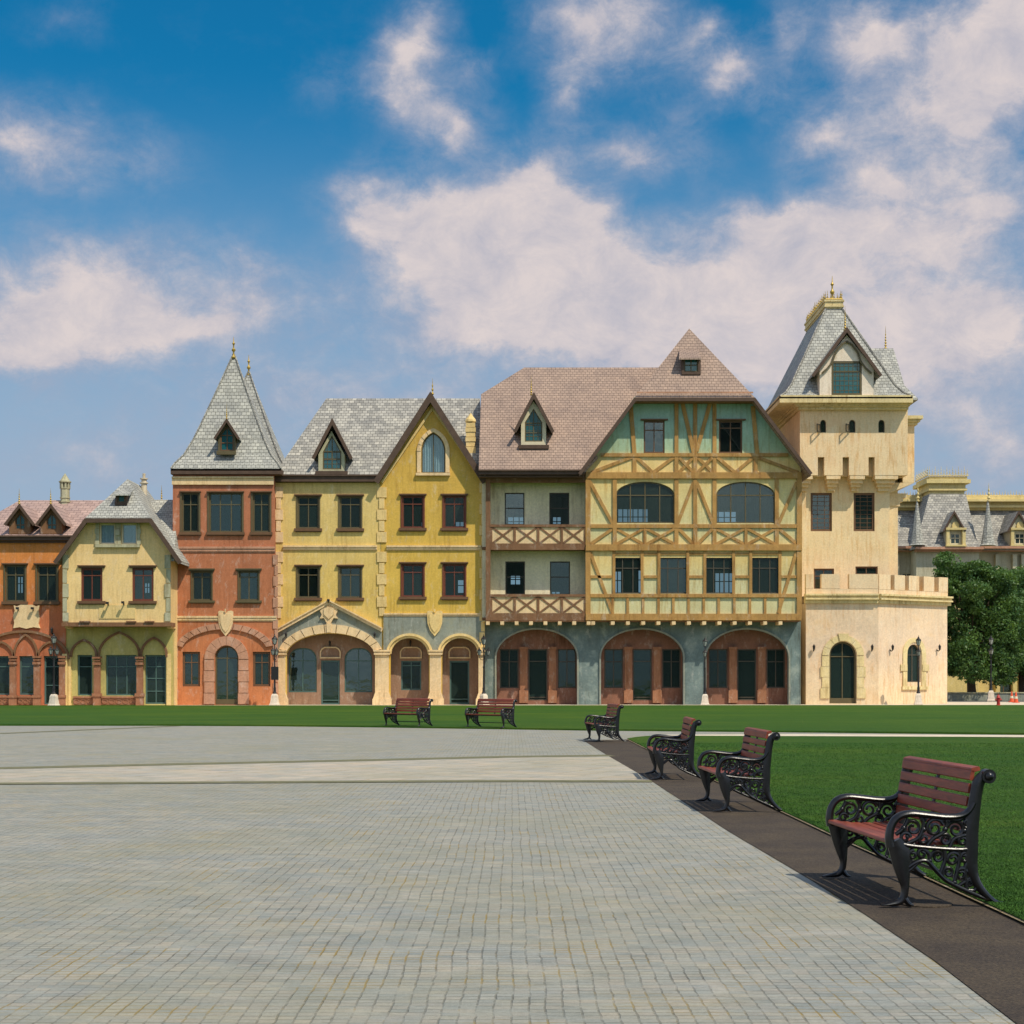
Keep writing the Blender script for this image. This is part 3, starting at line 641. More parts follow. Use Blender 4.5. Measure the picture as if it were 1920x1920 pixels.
def lawn_mat():
    m, t, b = new_mat('mown_lawn'); n = noise_node(t, coords(t), 30, 5, .8); n2 = noise_node(t, coords(t, 'Object', (.5, 1, 1)), .35, 6, .6)
    col = mixc(t, maprange(t, n.outputs['Fac'], .3, .7), s2l((44, 76, 32)), s2l((76, 112, 42))); col = mixc(t, maprange(t, n2.outputs['Fac'], .35, .66), mixc(t, 1.0, col, (.74, .88, .84, 1), 'MULTIPLY'), mixc(t, 1.0, col, (1.36, 1.12, .84, 1), 'MULTIPLY')); n7 = noise_node(t, coords(t, 'Object', (.25, .6, 1)), .6, 8, .7, .4); col = mixc(t, maprange(t, n7.outputs['Fac'], .5, .66, 0, .5), col, mixc(t, 1.0, col, (1.75, 1.3, .8, 1), 'MULTIPLY')); n8 = noise_node(t, coords(t), 6, 8, .8); col = mixc(t, maprange(t, n8.outputs['Fac'], .3, .7), mixc(t, 1.0, col, (.8, .8, .8, 1), 'MULTIPLY'), mixc(t, 1.0, col, (1.2, 1.16, 1.1, 1), 'MULTIPLY'))
    t.links.new(col, b.inputs['Base Color']); b.inputs['Roughness'].default_value = .8; b.inputs['Specular IOR Level'].default_value = .1; bump(t, b, n.outputs['Fac'], 1.0, .05); return m
M['lawn'] = lawn_mat()
M['paving'] = plain('pale_pavement', (206, 192, 168), .85, var=.12, scale=2)
M['road'] = plain('grey_road', (98, 96, 92), .9, var=.15, scale=2)
M['earth'] = plain('dry_ground', (120, 124, 90), .95, var=.2, scale=.3)
G = ground
sheet('ground', [(-1500, -200), (1500, -200), (1500, 3000), (-1500, 3000)], -.03, M['earth'])
# plaza
edge = [G(1905, 1920), G(1749, 1800), G(1620, 1714), G(1520, 1650), G(1364, 1558), G(1227, 1468), G(1146, 1421), G(1094.6, 1389)]
far = [G(1180, 1386.5), G(1200, 1382), G(1230, 1379.5), G(1500, 1380.5), G(1921, 1383.5), G(1921, 1378), G(1500, 1373.6), G(1100, 1370), G(900, 1367), G(700, 1364), G(500, 1361.8), G(300, 1361), G(0, 1361), G(-300, 1363), G(-900, 1368)]
near_l = [Vector((-14, -12, 0)), Vector((2.0, -12, 0)), Vector((2.12, 1, 0))]
plaza = far + [Vector((-40, 40, 0)), Vector((-40, -12, 0)), Vector((1.4, -12, 0)), Vector((1.98, 2, 0))] + [Vector((p.x, p.y, 0)) for p in edge]
plaza = [Vector((-40, -12, 0)), Vector((1.3, -12, 0)), Vector((1.95, 2.5, 0))] + edge + far + [Vector((-40, 40, 0))]
sheet('plaza_paving', plaza, 0.0, M['setts'])
# the band of larger slabs between two dark joints
l1 = [G(-300, 1448), G(0, 1441), G(350, 1433), G(700, 1425.6), G(950, 1419.5), G(1145, 1417)]; l2 = [G(-300, 1476), G(0, 1470), G(350, 1468), G(700, 1466), G(950, 1465), G(1222, 1465.5)]
sheet('slab_band', l2 + l1[::-1], .004, M['setts_wide'])
def strip(name, line, w, z, mat):
    a = []; b_ = []
    for i, p in enumerate(line):
        t = (line[min(i + 1, len(line) - 1)] - line[max(i - 1, 0)]).normalized(); n = Vector((-t.y, t.x, 0)); a.append(p + n * w / 2); b_.append(p - n * w / 2)
    m = MB()
    m.add([(p.x, p.y, z) for p in a + b_], [(i + len(a), i + 1 + len(a), i + 1, i) for i in range(len(a) - 1)]); return tag(m.build(name, mat), kind='structure')
strip('dark_joint', l1, .62, .008, M['dark_band']); strip('dark_joint', l2, .42, .008, M['dark_band'])
strip('dark_joint', [G(-200, 1380), G(0, 1375.5), G(120, 1370.5), G(250, 1365), G(330, 1361.5)], .45, .006, M['dark_band'])
# brown strip with the benches
right = [G(1176, 1387), G(1218, 1408), G(1330, 1460), G(1492, 1536), G(1560, 1568), G(1720, 1640), G(1920, 1733)]
right = [p for p in right] + [Vector((3.05, 6.5, 0)), Vector((2.95, 2, 0)), Vector((2.6, -12, 0))]
left = [Vector((1.3, -12, 0)), Vector((1.95, 2.5, 0))] + edge
sheet('brown_path', left + right, .0045, M['strip'])
M['edging'] = stucco('pale_edging_stone', (176, 158, 128), .2, stain_amt=.5)
strip('edging', right, .05, .02, M['edging'])
# lawns, 4 cm thick turf
def turf(name, pts, mat, h=.035):
    m = MB(); n = len(pts); loops = [Vector((p[0], p[1], 0)) for p in pts]; tri = geometry.tessellate_polygon([loops]); f = []
    for a, b, c in tri:
        p, q, r = loops[a], loops[b], loops[c]; f.append((a, b, c) if (q.x - p.x) * (r.y - p.y) - (r.x - p.x) * (q.y - p.y) > 0 else (c, b, a))
    m.add([(p[0], p[1], h) for p in pts] + [(p[0], p[1], -.02) for p in pts], f + [(i, (i + 1) % n, (i + 1) % n + n, i + n) for i in range(n)]); return tag(m.build(name, mat), kind='structure')
turf('lawn', right[::-1] + [G(1190, 1384.5), G(1212, 1382.3), G(1240, 1381.6), G(1500, 1382.6), G(1921, 1385.6), Vector((40, 38, 0)), Vector((40, -12, 0))], M['lawn'])
farE = [G(1921, 1376.5), G(1500, 1372.6), G(1100, 1369), G(900, 1366), G(700, 1363), G(500, 1360.9), G(300, 1360), G(0, 1360), G(-300, 1362), G(-900, 1367)]
turf('lawn', [Vector((60, 44, 0))] + farE + [Vector((-70, 46, 0)), Vector((-70, 92.5, 0)), Vector((0, 93.6, 0)), Vector((25, 94.6, 0)), Vector((60, 97, 0))], M['lawn'])
strip('path', [G(1240, 1380.4), G(1500, 1379), G(1921, 1381), Vector((60, 41.5, 0))], 1.5, .012, M['paving'])
sheet('pavement', [(-70, 92.5), (0, 93.6), (25, 94.6), (60, 97), (60, 112), (-70, 112)], -.008, M['paving'])
sheet('road', [(24, 112.01), (90, 112.01), (90, 130), (24, 130)], -.012, M['road'])
# grass blades on the near lawn
def blades():
    nr = np.random.default_rng(5); pts = []
    def xr(y): # right edge of the strip at depth y
        ys = [-12, 2, 6.5] + [p.y for p in right[:7]][::-1]; xs = [2.6, 2.95, 3.05] + [p.x for p in right[:7]][::-1]
        return np.interp(y, ys, xs)
    n = 230000; y = 6.5 + 30 * nr.random(n) ** 1.9; x = xr(y) + .0 + nr.random(n) ** 1.25 * np.minimum(.335 * y - xr(y) * .9 + .4, 9)
    edge_n = 26000; ye = 6.5 + 28 * nr.random(edge_n) ** 1.6; xe = xr(ye) + nr.random(edge_n) * .05 - .015
    x = np.concatenate([x, xe]); y = np.concatenate([y, ye]); k = len(x)
    h = nr.uniform(.004, .013, k) * (1 + .012 * y); w = nr.uniform(.002, .0045, k) * (1 + .05 * y); a = nr.random(k) * 6.283; lx = nr.normal(0, .45, k) * h; ly = nr.normal(0, .45, k) * h
    z = np.full(k, .033); P = np.empty((k, 3, 3))
    P[:, 0] = np.stack([x - np.cos(a) * w, y - np.sin(a) * w, z], 1); P[:, 1] = np.stack([x + np.cos(a) * w, y + np.sin(a) * w, z], 1); P[:, 2] = np.stack([x + lx, y + ly, z + h], 1)
    P = P.reshape(-1, 3).astype('f'); me = bpy.data.meshes.new('grass'); me.vertices.add(len(P)); me.vertices.foreach_set('co', P.ravel()); me.loops.add(len(P)); me.loops.foreach_set('vertex_index', np.arange(len(P), dtype='i'))
    me.polygons.add(k); me.polygons.foreach_set('loop_start', np.arange(0, 3 * k, 3, dtype='i')); me.polygons.foreach_set('loop_total', np.full(k, 3, 'i')); me.update()
    m, t, b = new_mat('grass_blade'); nn = noise_node(t, coords(t), 2.5, 4, .6); n2 = noise_node(t, coords(t), 40, 2, .6)
    col = mixc(t, maprange(t, nn.outputs['Fac'], .35, .66), s2l((48, 82, 34)), s2l((76, 114, 44))); col = mixc(t, maprange(t, n2.outputs['Fac'], .3, .7), col, mixc(t, 1.0, col, (1.12, 1.08, 1.0, 1), 'MULTIPLY'))
    t.links.new(col, b.inputs['Base Color']); b.inputs['Roughness'].default_value = .75; b.inputs['Specular IOR Level'].default_value = .15; me.materials.append(m)
    o = bpy.data.objects.new('grass', me); COL.objects.link(o); tag(o, 'short green grass of the near lawn', 'grass', kind='stuff')
blades()
# oval cover let into the brown strip under the nearest bench
gc = G(1735, 1697); t = MB(); t.lathe(gc.x, gc.y, [(.17, .0), (.17, .012), (.155, .016)], 24, 0, .002); o = t.build('manhole_cover', M['strip'], None, loc=gc); tag(o, 'small round brown cover set in the strip beneath the nearest bench', 'manhole cover')
# ------------------------------------------------------------------ the row of houses
def root_at(name, label, cat, px, d, group='row of storybook houses behind the lawn'):
    p = at(px, HY, d); return thing(name, label, cat, (p.x, d, 0), 0, group)
def shield(root, pl, x0, x1, y0, y1, mat=None, w=-.16):
    xc = (x0 + x1) / 2; h = y1 - y0; wd = x1 - x0
    pts = [(x0, y0 + 2), (x0 + wd * .12, y0), (xc - wd * .14, y0 + 1), (xc, y0 + h * .1), (xc + wd * .14, y0 + 1), (x1 - wd * .12, y0), (x1, y0 + 2), (x1 - wd * .03, y0 + h * .5), (x1 - wd * .2, y0 + h * .78), (xc, y1), (x0 + wd * .2, y0 + h * .78), (x0 + wd * .03, y0 + h * .5)]
    mb = MB(); mb.prism(pl, pts, w, -.02)
    s = [(xc + (x - xc) * .72, y0 + h * .45 + (y - y0 - h * .45) * .74) for x, y in pts]; mb.prism(pl, s, w - .05, w + .01)
    mb.rect(pl, xc - 1.2, y0 - 3, xc + 1.2, y0 + 3, w - .12, w - .051)
    return mb.build('shield', mat or M['stone'], root)
def sconce(root, pl, x, y, s=1.0):
    a, z = pl.pt(x, y); p = pl.w(a, -.22, z); mb = MB(); k = .033 * s
    mb.lathe(p.x, p.y, [(.02, -5 * k), (2.0 * k, -4.2 * k), (2.6 * k, 2 * k), (3 * k, 2.4 * k), (1.2 * k, 4.4 * k), (.02, 6 * k)], 8, 0, p.z)
    q = pl.w(a, .02, z - 5 * k); mb.sweep([q, pl.w(a, -.12, z - 7 * k), pl.w(a, -.22, z - 5 * k)], .03, 6, up=Vector((1, 0, 0)))
    return mb.build('wall_lantern', M['iron_matt'], root)
def flood(root, pl, x, y):
    mb = MB(); mb.rect(pl, x - 2.4, y - 2, x + 2.4, y + 2, -.45, -.28); mb.rect(pl, x - .5, y + 1, x + .5, y + 5, -.28, .02); return mb.build('floodlight', M['iron_matt'], root)
def stone_arch(root, pl, cx, cy, rxo, ryo, rxi, ryi, n, w0, w1, mat, a0=180, a1=0, name='arch', gap=.5):
    mb = MB()
    for i in range(n):
        A = a0 + (a1 - a0) * (i / n) - gap; B = a0 + (a1 - a0) * ((i + 1) / n) + gap
        mb.ring(pl, arcpts(cx, cy, rxo, ryo, A, B, 3), arcpts(cx, cy, rxi, ryi, A, B, 3), w0 - rnd.uniform(0, .015), w1, False)
    return mb.build(name, mat, root)

# ---- orange house at the left edge
dA = 96.0; plA = Plane(dA)
hA = root_at('house', 'orange house with two little dormers on a pink roof, cut off by the left edge', 'house', 30, dA)
ho = []
for x0 in (8, 68): window(hA, plA, 'rect', x0 + 2, 1060, x0 + 39, 1128, cols=2, trans=(1078,), frame=M['frame_olive'], holes=ho, sill=(6, 5), lintel=(6, 4), trim=M['frame_brown'], jamb=3)
window(hA, plA, 'rect', -52, 1060, -15, 1128, cols=2, trans=(1078,), frame=M['frame_olive'], holes=ho, sill=(6, 5), lintel=(6, 4), trim=M['frame_brown'])
window(hA, plA, 'rect', -22, 1230, 18, 1303, cols=1, trans=(1250,), frame=M['frame_teal'], pane=M['glass_dark'], holes=ho, rec=.16)
window(hA, plA, 'rect', 36, 1230, 64, 1303, cols=1, trans=(1250,), frame=M['frame_teal'], pane=M['glass_dark'], holes=ho, rec=.16)
window(hA, plA, 'rect', 82, 1230, 119, 1321, cols=2, trans=(1250, 1285), frame=M['frame_teal'], pane=M['glass_dark'], holes=ho, name='door', rec=.16)
mb = MB(); mb.holed(plA, [(-70, 1322.3), (123, 1322.3), (123, 1004), (-70, 1004)], ho, 0, .3); mb.build('wall', M['orange'], hA)
box_shell(hA, -70, 123, dA, dA + 9, zat(1004, dA), (5.2,), [(34, 1082, 45, 1112)], M['orange'])
ar = MB(); ar.ribbon(plA, arcpts(45, 1236, 84, 52, 180, 0, 30), 4.5, -.16, .02)
for x in (-33, 26, 71): pass
for a, b in ((27, 71), (-18, 26), (72, 116)):
    ar.ribbon(plA, [(a, 1236)] + pointed(a, b, 1232, 1190 if a == 27 else 1204, 8) + [(b, 1236)], 4, -.12, .02)
ar.build('arch_moulding', M['timber_brown'], hA)
for x in (26, 71, 118.5):
    c = MB(); c.rect(plA, x - 5.5, 1247, x + 5.5, 1303, -.28, .02); c.rect(plA, x - 7, 1230, x + 7, 1234, -.36, .02); c.rect(plA, x - 6, 1235.5, x + 6, 1239, -.32, .02); c.rect(plA, x - 7, 1241, x + 7, 1246, -.36, .02)
    c.rect(plA, x - 7.5, 1303, x + 7.5, 1308, -.38, .02); c.rect(plA, x - 6.5, 1308.2, x + 6.5, 1322.3, -.33, .02); c.build('pilaster', M['terracotta'], hA)
p = MB()
for a, b in ((-22, 19), (34, 64)):
    p.rect(plA, a, 1305, b, 1308, -.14, .01); p.rect(plA, a, 1308, b, 1321, -.07, .01)
    n = 3
    for i in range(n): p.ribbon(plA, arcpts(a + (b - a) * (i + .5) / n, 1314.5, (b - a) / n * .38, 4, 0, 360, 12), 1.3, -.11, -.068)
p.build('ornamental_panel', M['terracotta'], hA)
scr = MB(); scr.prism(plA, [(27, 1135), (33, 1137), (40, 1134), (62, 1134), (69, 1137), (75, 1135), (73, 1145), (75, 1160), (73, 1170), (76, 1178), (64, 1176), (50, 1179), (38, 1176), (26, 1178), (28, 1168), (26, 1155), (29, 1145)], -.14, .01); scr.build('blank_plaque', M['stone'], hA)
flood(hA, plA, 36, 1141); flood(hA, plA, 64, 1141); sconce(hA, plA, 99, 1182)
rA = ridge_roof(hA, -80, 138, 1004, dA - .3, 37, 215, 938, dA + 4.2, dA + 9.6, M['rose_tile'], fascia=9)
for xc in (37, 96):
    dr = dormer(hA, dA - .2, xc - 20, xc + 20, 1001, 975, 954, xc - 28, xc + 27, 981, 945, 3.2, M['timber_brown'], M['rose_tile'],
           dict(kind='kite', x0=xc - 9, y0=961, x1=xc + 10, y1=993, ys=974, cols=2, trans=(984,), frame=M['frame_brown'], pane=M['glass_teal'], fw=2.2), fascia=5)
    finial(dr, xc - 1, 912, 946, dA - .4)
# chimney with a lantern head
ch = MB(); c = at(122, 943, dA + 4); k = (dA + 4) / F
ch.lathe(c.x, c.y, [(9.5 * k, -30 * k), (9.5 * k, 1 * k), (11 * k, 1.2 * k), (11 * k, 3 * k), (8.5 * k, 3.2 * k), (8.5 * k, 8 * k), (9.6 * k, 8.3 * k), (9.6 * k, 10.5 * k), (8.5 * k, 10.8 * k), (8.5 * k, 26 * k), (9.8 * k, 26.4 * k), (9.8 * k, 28 * k), (5 * k, 28.2 * k), (5 * k, 38 * k), (11.5 * k, 38.2 * k), (11.5 * k, 40.5 * k), (9.5 * k, 41 * k), (2 * k, 53 * k), (1 * k, 55 * k)], 8, R(22.5), c.z)
for i in range(8):
    a = R(45 * i + 22.5); x = c.x + math.cos(a) * 8 * k; y = c.y + math.sin(a) * 8 * k; ch.box(x - .05, x + .05, y - .05, y + .05, c.z + 27.5 * k, c.z + 38.5 * k)
ch.build('chimney', M['stone_grey'], rA)

# ---- cream-yellow house with the jettied upper floor
dB = 94.9; plB = Plane(dB); dB2 = 96.1; plB2 = Plane(dB2)
hB = root_at('house', 'pale yellow house with jettied upper storey and clipped gable over three pointed arches', 'house', 221, dB)
ho = []
window(hB, plB, 'rect', 187, 982, 216, 1020, cols=1, frame=M['frame_cream'], holes=ho, fw=2.6, curtain=True)
window(hB, plB, 'rect', 228, 982, 257, 1020, cols=1, frame=M['frame_cream'], holes=ho, fw=2.6, curtain=True)
for x0 in (152, 248): window(hB, plB, 'rect', x0, 1065, x0 + 40, 1127, cols=2, trans=(1079,), frame=M['frame_red'], holes=ho, sill=(6, 5), lintel=(6, 5), trim=M['frame_brown'], fw=4)
mb = MB(); mb.holed(plB, [(118, 1167), (118, 1036), (163, 968), (279, 968), (320, 1036), (320, 1167)], ho, 0, .3); mb.build('wall', M['cream_yellow'], hB)
st = MB()
st.rect(plB, 183, 978.5, 260, 981.5, -.1, .01); st.rect(plB, 180, 1021, 263, 1026.5, -.2, .01)
for i in range(4):
    e = 3 if i % 2 else 0; y = 981.8 + i * 9.8
    st.rect(plB, 180 - e * .5, y, 186.6, y + 9.3, -.1, .01); st.rect(plB, 257.4, y, 263 + e * .5, y + 9.3, -.1, .01); st.rect(plB, 216.4, y, 227.6, y + 9.3, -.1, .01)
st.rect(plB, 218, 995, 226, 1004, -.2, -.09); st.build('window_surround', M['stone_grey'], hB)
quoins(hB, plB, 118, 129, 1040, 1166, 27, M['stone_grey'], 3, 1); quoins(hB, plB, 309, 320, 1040, 1166, 27, M['stone_grey'], 3, -1)
mb = MB(); mb.rect(plB, 116.5, 1167, 321.5, 1174.5, -.12, 1.1); mb.rect(plB, 150, 1164.5, 170, 1167, -.2, -.02); mb.rect(plB, 238, 1164.5, 256, 1167, -.2, -.02); mb.rect(plB, 272, 1164.5, 290, 1167, -.2, -.02); mb.build('jetty_beam', M['timber_brown'], hB)
pq = MB(); pq.rect(plB, 186, 1134, 254, 1160, -.035, .01); pq.build('blank_plaque', M['stone_yellow'], hB)
flood(hB, plB, 204, 1131); flood(hB, plB, 233, 1130)
ho = []
window(hB, plB2, 'rect', 145, 1228, 173, 1304, cols=1, trans=(1250,), frame=M['frame_teal'], pane=M['glass_dark'], holes=ho, rec=.16)
window(hB, plB2, 'rect', 198, 1228, 256, 1304, cols=3, trans=(1250,), frame=M['frame_teal'], pane=M['glass_dark'], holes=ho, rec=.16)
window(hB, plB2, 'rect', 272, 1228, 311, 1320, cols=2, trans=(1250, 1272, 1296), frame=M['frame_teal'], pane=M['glass_dark'], holes=ho, name='door', rec=.16)
mb = MB(); mb.holed(plB2, [(118, 1322.3), (324, 1322.3), (324, 1160), (118, 1160)], ho, 0, .3); mb.build('wall', M['olive'], hB)
box_shell(hB, 119, 319, dB, dB + 9.5, zat(1040, dB), (5.0,), [(272, 1094, 282, 1112), (296, 1092, 306, 1102)], M['cream_yellow'], (1.2, 4.6))
ar = MB()
for a, b, t_ in ((134, 181, 1200), (186, 262, 1186), (265, 313, 1196)): ar.ribbon(plB2, [(a, 1232)] + pointed(a, b, 1228, t_, 9) + [(b, 1232)], 4, -.14, .02)
ar.build('arch_moulding', M['timber_brown'], hB)
for x in (183.5, 263.5):
    c = MB(); c.rect(plB2, x - 5.5, 1248, x + 5.5, 1300, -.3, .02); c.rect(plB2, x - 7.5, 1231, x + 7.5, 1235, -.4, .02); c.rect(plB2, x - 6.3, 1237, x + 6.3, 1240, -.34, .02); c.rect(plB2, x - 7, 1242, x + 7, 1247, -.38, .02)
    c.rect(plB2, x - 8, 1300, x + 8, 1306, -.42, .02); c.rect(plB2, x - 6.5, 1306.2, x + 6.5, 1322.3, -.36, .02); c.build('pilaster', M['terracotta'], hB)
p = MB()
for a, b, n in ((138, 176, 3), (191, 256, 5)):
    p.rect(plB2, a, 1305.5, b, 1309, -.16, .01); p.rect(plB2, a, 1309, b, 1321, -.08, .01)
    for i in range(n): p.ribbon(plB2, arcpts(a + (b - a) * (i + .5) / n, 1315, (b - a) / n * .38, 4, 0, 360, 12), 1.3, -.12, -.078)
p.build('ornamental_panel', M['terracotta'], hB)
for a_, b_, w_ in ((119, 128, -.3), (129, 134, -.12), (313, 321, -.12)): c = MB(); c.rect(plB2, a_, 1226, b_, 1322.3, w_, .02); c.build('corner_pier', M['stone_yellow'], hB)
rB = jerkin(hB, 103, 338, 1050, 161, 282, 970, 898, dB - .55, dB + 1.9, dB + 7, M['silver_tile'], .2, fascia=8)
rB2 = ridge_roof(hB, 215, 326, 1046, dB + .05, 268, 334, 937, dB + 4.6, dB + 9.6, M['silver_tile'], fascia=0)
dm = MB(); p0 = at(228, 926, dB - .15); dx = .033
dm.shell([[p0 + Vector((-.5, 0, -.02)), p0 + Vector((.5, 0, -.02)), p0 + Vector((.36, 1.35, .42)), p0 + Vector((-.36, 1.35, .42))]], .09); sd = dm.build('dormer_roof', M['silver_tile'], rB)
ho = []; pd = Plane(dB + .12); window(rB, pd, 'rect', 220, 928, 234, 942, cols=1, frame=M['frame_olive'], pane=M['glass_teal'], fw=2, holes=ho, name='dormer_window')
mb = MB(); mb.holed(pd, [(215, 947), (238, 947), (236, 926), (217, 926)], ho, 0, .12); a = at(215.5, 947, dB + .12); b_ = at(237.5, 927, dB + .12); mb.box(a.x, a.x + .08, dB + .25, dB + 1.0, a.z, b_.z); mb.box(b_.x - .08, b_.x, dB + .25, dB + 1.0, a.z, b_.z); mb.build('dormer_wall', M['dark_wood'], rB)
ch = MB(); c = at(270, 940, dB + 4.8); k = .0333
ch.lathe(c.x, c.y, [(5.5 * k, -30 * k), (5.5 * k, 33 * k), (8 * k, 33.4 * k), (8 * k, 35 * k), (5 * k, 35.4 * k), (5 * k, 41 * k), (7.5 * k, 41.4 * k), (7.5 * k, 43 * k), (2.6 * k, 43.4 * k), (3 * k, 52 * k)], 12, 0, c.z); ch.build('chimney', M['chimney_white'], rB2, smooth=True)
finial(rB2, 303, 906, 940, dB + 5, rb=3)

# ---- red stucco tower house with two spires
dC = 97.0; plC = Plane(dC)
hC = root_at('house', 'red stucco tower house with twin pointed grey spires and a stone arched door', 'house', 422, dC)
ho = []
window(hC, plC, 'rect', 341, 924, 373, 998, cols=2, trans=(946,), frame=M['frame_olive'], holes=ho, sill=(5, 5), lintel=(4, 3), trim=M['frame_brown'], jamb=3)
window(hC, plC, 'rect', 392, 924, 454, 998, cols=3, trans=(946,), frame=M['frame_olive'], holes=ho, sill=(5, 5), lintel=(4, 3), trim=M['frame_brown'], jamb=3)
window(hC, plC, 'rect', 474, 924, 506, 998, cols=2, trans=(946,), frame=M['frame_olive'], holes=ho, sill=(5, 5), lintel=(4, 3), trim=M['frame_brown'], jamb=3)
for x0 in (360, 448): window(hC, plC, 'rect', x0, 1071, x0 + 37, 1126, cols=2, trans=(1082,), frame=M['frame_olive'], holes=ho, sill=(6, 4), lintel=(6, 5), trim=M['frame_olive'], jamb=2)
for x0 in (342, 474): window(hC, plC, 'rect', x0, 1222, x0 + 33, 1287, cols=2, trans=(1242,), frame=M['frame_brown'], holes=ho, fw=4, rec=.12, pane=M['glass_dark'])
window(hC, plC, 'arch', 403, 1211, 447, 1321.5, ys=1232, cols=2, trans=(1234,), frame=M['frame_olive'], holes=ho, name='door', rec=.16, pane=M['glass_dark'], panel=1311)
mb = MB(); mb.holed(plC, [(324, 1322), (521, 1322), (513, 880), (324, 880)], ho, 0, .3); mb.build('wall', M['red_stucco'], hC)
box_shell(hC, 325, 512, dC, dC + 8.5, zat(885, dC), (5.1, 9.5), [(455, 974, 470, 996), (512, 974, 530, 996)], M['red_stucco'])
fr = MB(); fr.rect(plC, 323, 897, 513.5, 909, -.12, .01); fr.rect(plC, 323, 894, 513.5, 897, -.2, .01); fr.build('frieze', M['stone'], hC)
band(hC, plC, 326, 516, 1025, 1036, M['stone_pink']); band(hC, plC, 326, 519, 1155, 1165, M['stone'])
quoins(hC, plC, 324, 334, 1092, 1322, 20, M['stone_pink'], 3, 1, .05); quoins(hC, plC, 512, 521, 1040, 1322, 20, M['stone_pink'], 3, -1, .05)
stone_arch(hC, plC, 421, 1222, 93, 53, 80, 42, 14, -.12, .01, M['stone_pink'], 168, 12)
stone_arch(hC, plC, 425, 1236, 41, 43, 23, 26, 8, -.14, .02, M['stone_pink'], 180, 0, 'door_arch')
for a, b in ((384, 402), (448, 466)):
    q = MB()
    for i, y in enumerate((1237, 1258, 1279, 1300)): q.rect(plC, a - (1 if i % 2 else 0), y, b + (1 if i % 2 else 0), min(y + 20, 1322), -.14 - .01 * (i % 2), .02)
    q.build('door_jamb', M['stone_pink'], hC)
shield(hC, plC, 410, 438, 1145, 1193)
# two spires, one behind the other
cxC = at((320 + 527) / 2, 878, dC - .3).x; hw = (527 - 320) / 2 / F * (dC - .3); z0 = zat(878, dC - .5)
PROF = [(0, 1.0), (.045, .94), (.12, .80), (.26, .645), (.40, .52), (.55, .39), (.75, .22), (.9, .095), (1, .012)]
def spire(cy, hy):
    zt = zat(664, dC + 2.3); polys = []
    for (h0, r0), (h1, r1) in zip(PROF, PROF[1:]):
        for sx, sy in ((-1, -1), (1, -1), (1, 1), (-1, 1)):
            tx, ty = -sy, sx   # next corner
            c0 = (sx, sy); c1 = {(-1, -1): (1, -1), (1, -1): (1, 1), (1, 1): (-1, 1), (-1, 1): (-1, -1)}[c0]
            P = lambda c, h, r: Vector((cxC + c[0] * hw * r, cy + c[1] * hy * r, z0 + (zt - z0) * h))
            polys.append([P(c0, h0, r0), P(c1, h0, r0), P(c1, h1, r1), P(c0, h1, r1)])
    m = MB(); m.shell(polys, .12); r = m.build('spire_roof', M['silver_tile'], hC)
    rb = MB()
    for sx, sy in ((-1, -1), (1, -1)):
        rb.sweep([(cxC + sx * hw * r_ * .995, cy + sy * hy * r_, z0 + (zt - z0) * h + .02) for h, r_ in PROF], .06, 5)
    rb.build('hip_tiles', M['grey_tile'], r); return r, zt
s1, zt = spire(dC + 2.5, 2.82); s2, _ = spire(dC + 8.1, 2.8)
def fin3(par, x, y, z, H, r=.11, mat=None):
    m = MB(); m.lathe(x, y, [(r, 0), (r * 1.3, H * .05), (r * .5, H * .12), (r * .45, H * .3), (r * 1.1, H * .36), (r * 1.1, H * .42), (r * .4, H * .48), (r * .4, H * .62), (r * .9, H * .68), (r * .3, H * .76), (r * .08, H)], 10, 0, z); return m.build('finial', mat or M['gilt'], par, smooth=True)
fin3(s1, cxC, dC + 2.4, zt - .25, 1.35); fin3(s2, cxC, dC + 8.1, zt - .25, 1.4)
ev = MB(); a = at(320, 878, dC - .3); b = at(527, 889, dC - .3); ev.box(a.x, b.x, dC - .32, dC + 11, b.z, a.z - .03); ev.build('eaves', M['dark_wood'], hC)
dd = dormer(hC, dC + .0, 409, 441, 850, 818, 794, 402, 448, 820, 785, 2.6, M['frame_olive'], M['silver_tile'],
       dict(kind='kite', x0=413, y0=799, x1=438, y1=845, ys=814, cols=2, trans=(816, 830), frame=M['frame_brown'], pane=M['glass_teal'], fw=2.2), fascia=4.5)
ds = MB(); ds.rect(Plane(dC + .0), 407, 846, 443, 853, -.2, .0); ds.build('sill', M['frame_olive'], dd)
finial(dd, 425, 754, 787, dC - .1, rb=2.6)

# ---- yellow house with kite dormer and arcade arch
dD = 98.0; plD = Plane(dD)
hD = root_at('house', 'yellow house with one kite-shaped dormer and a wide arch under a blue-grey pediment', 'house', 615, dD)
ho = []
for y0, y1 in ((931, 991), (1063, 1121)):
    for x0 in (558, 637): window(hD, plD, 'rect', x0, y0, x0 + 40, y1, cols=2, trans=(y0 + 15,), frame=M['frame_olive'], holes=ho, sill=(6, 5), lintel=(6, 4), trim=M['frame_brown'], jamb=2.5)
arch = [(522, 1321.6)] + arcpts(620, 1232, 84, 47, 180, 0, 28)[0:] + [(708, 1321.6)]
arch = [(537, 1321.6)] + arcpts(620, 1230, 83, 42, 180, 0, 28) + [(703, 1321.6)]
mb = MB(); mb.holed(plD, [(517, 1322), (521, 1322), (537, 1322)] + arcpts(620, 1230, 83, 42, 180, 0, 28) + [(703, 1322), (719, 1322), (716, 1184), (712, 905), (514, 905)], ho, 0, .32); mb.build('wall', M['yellow'], hD)
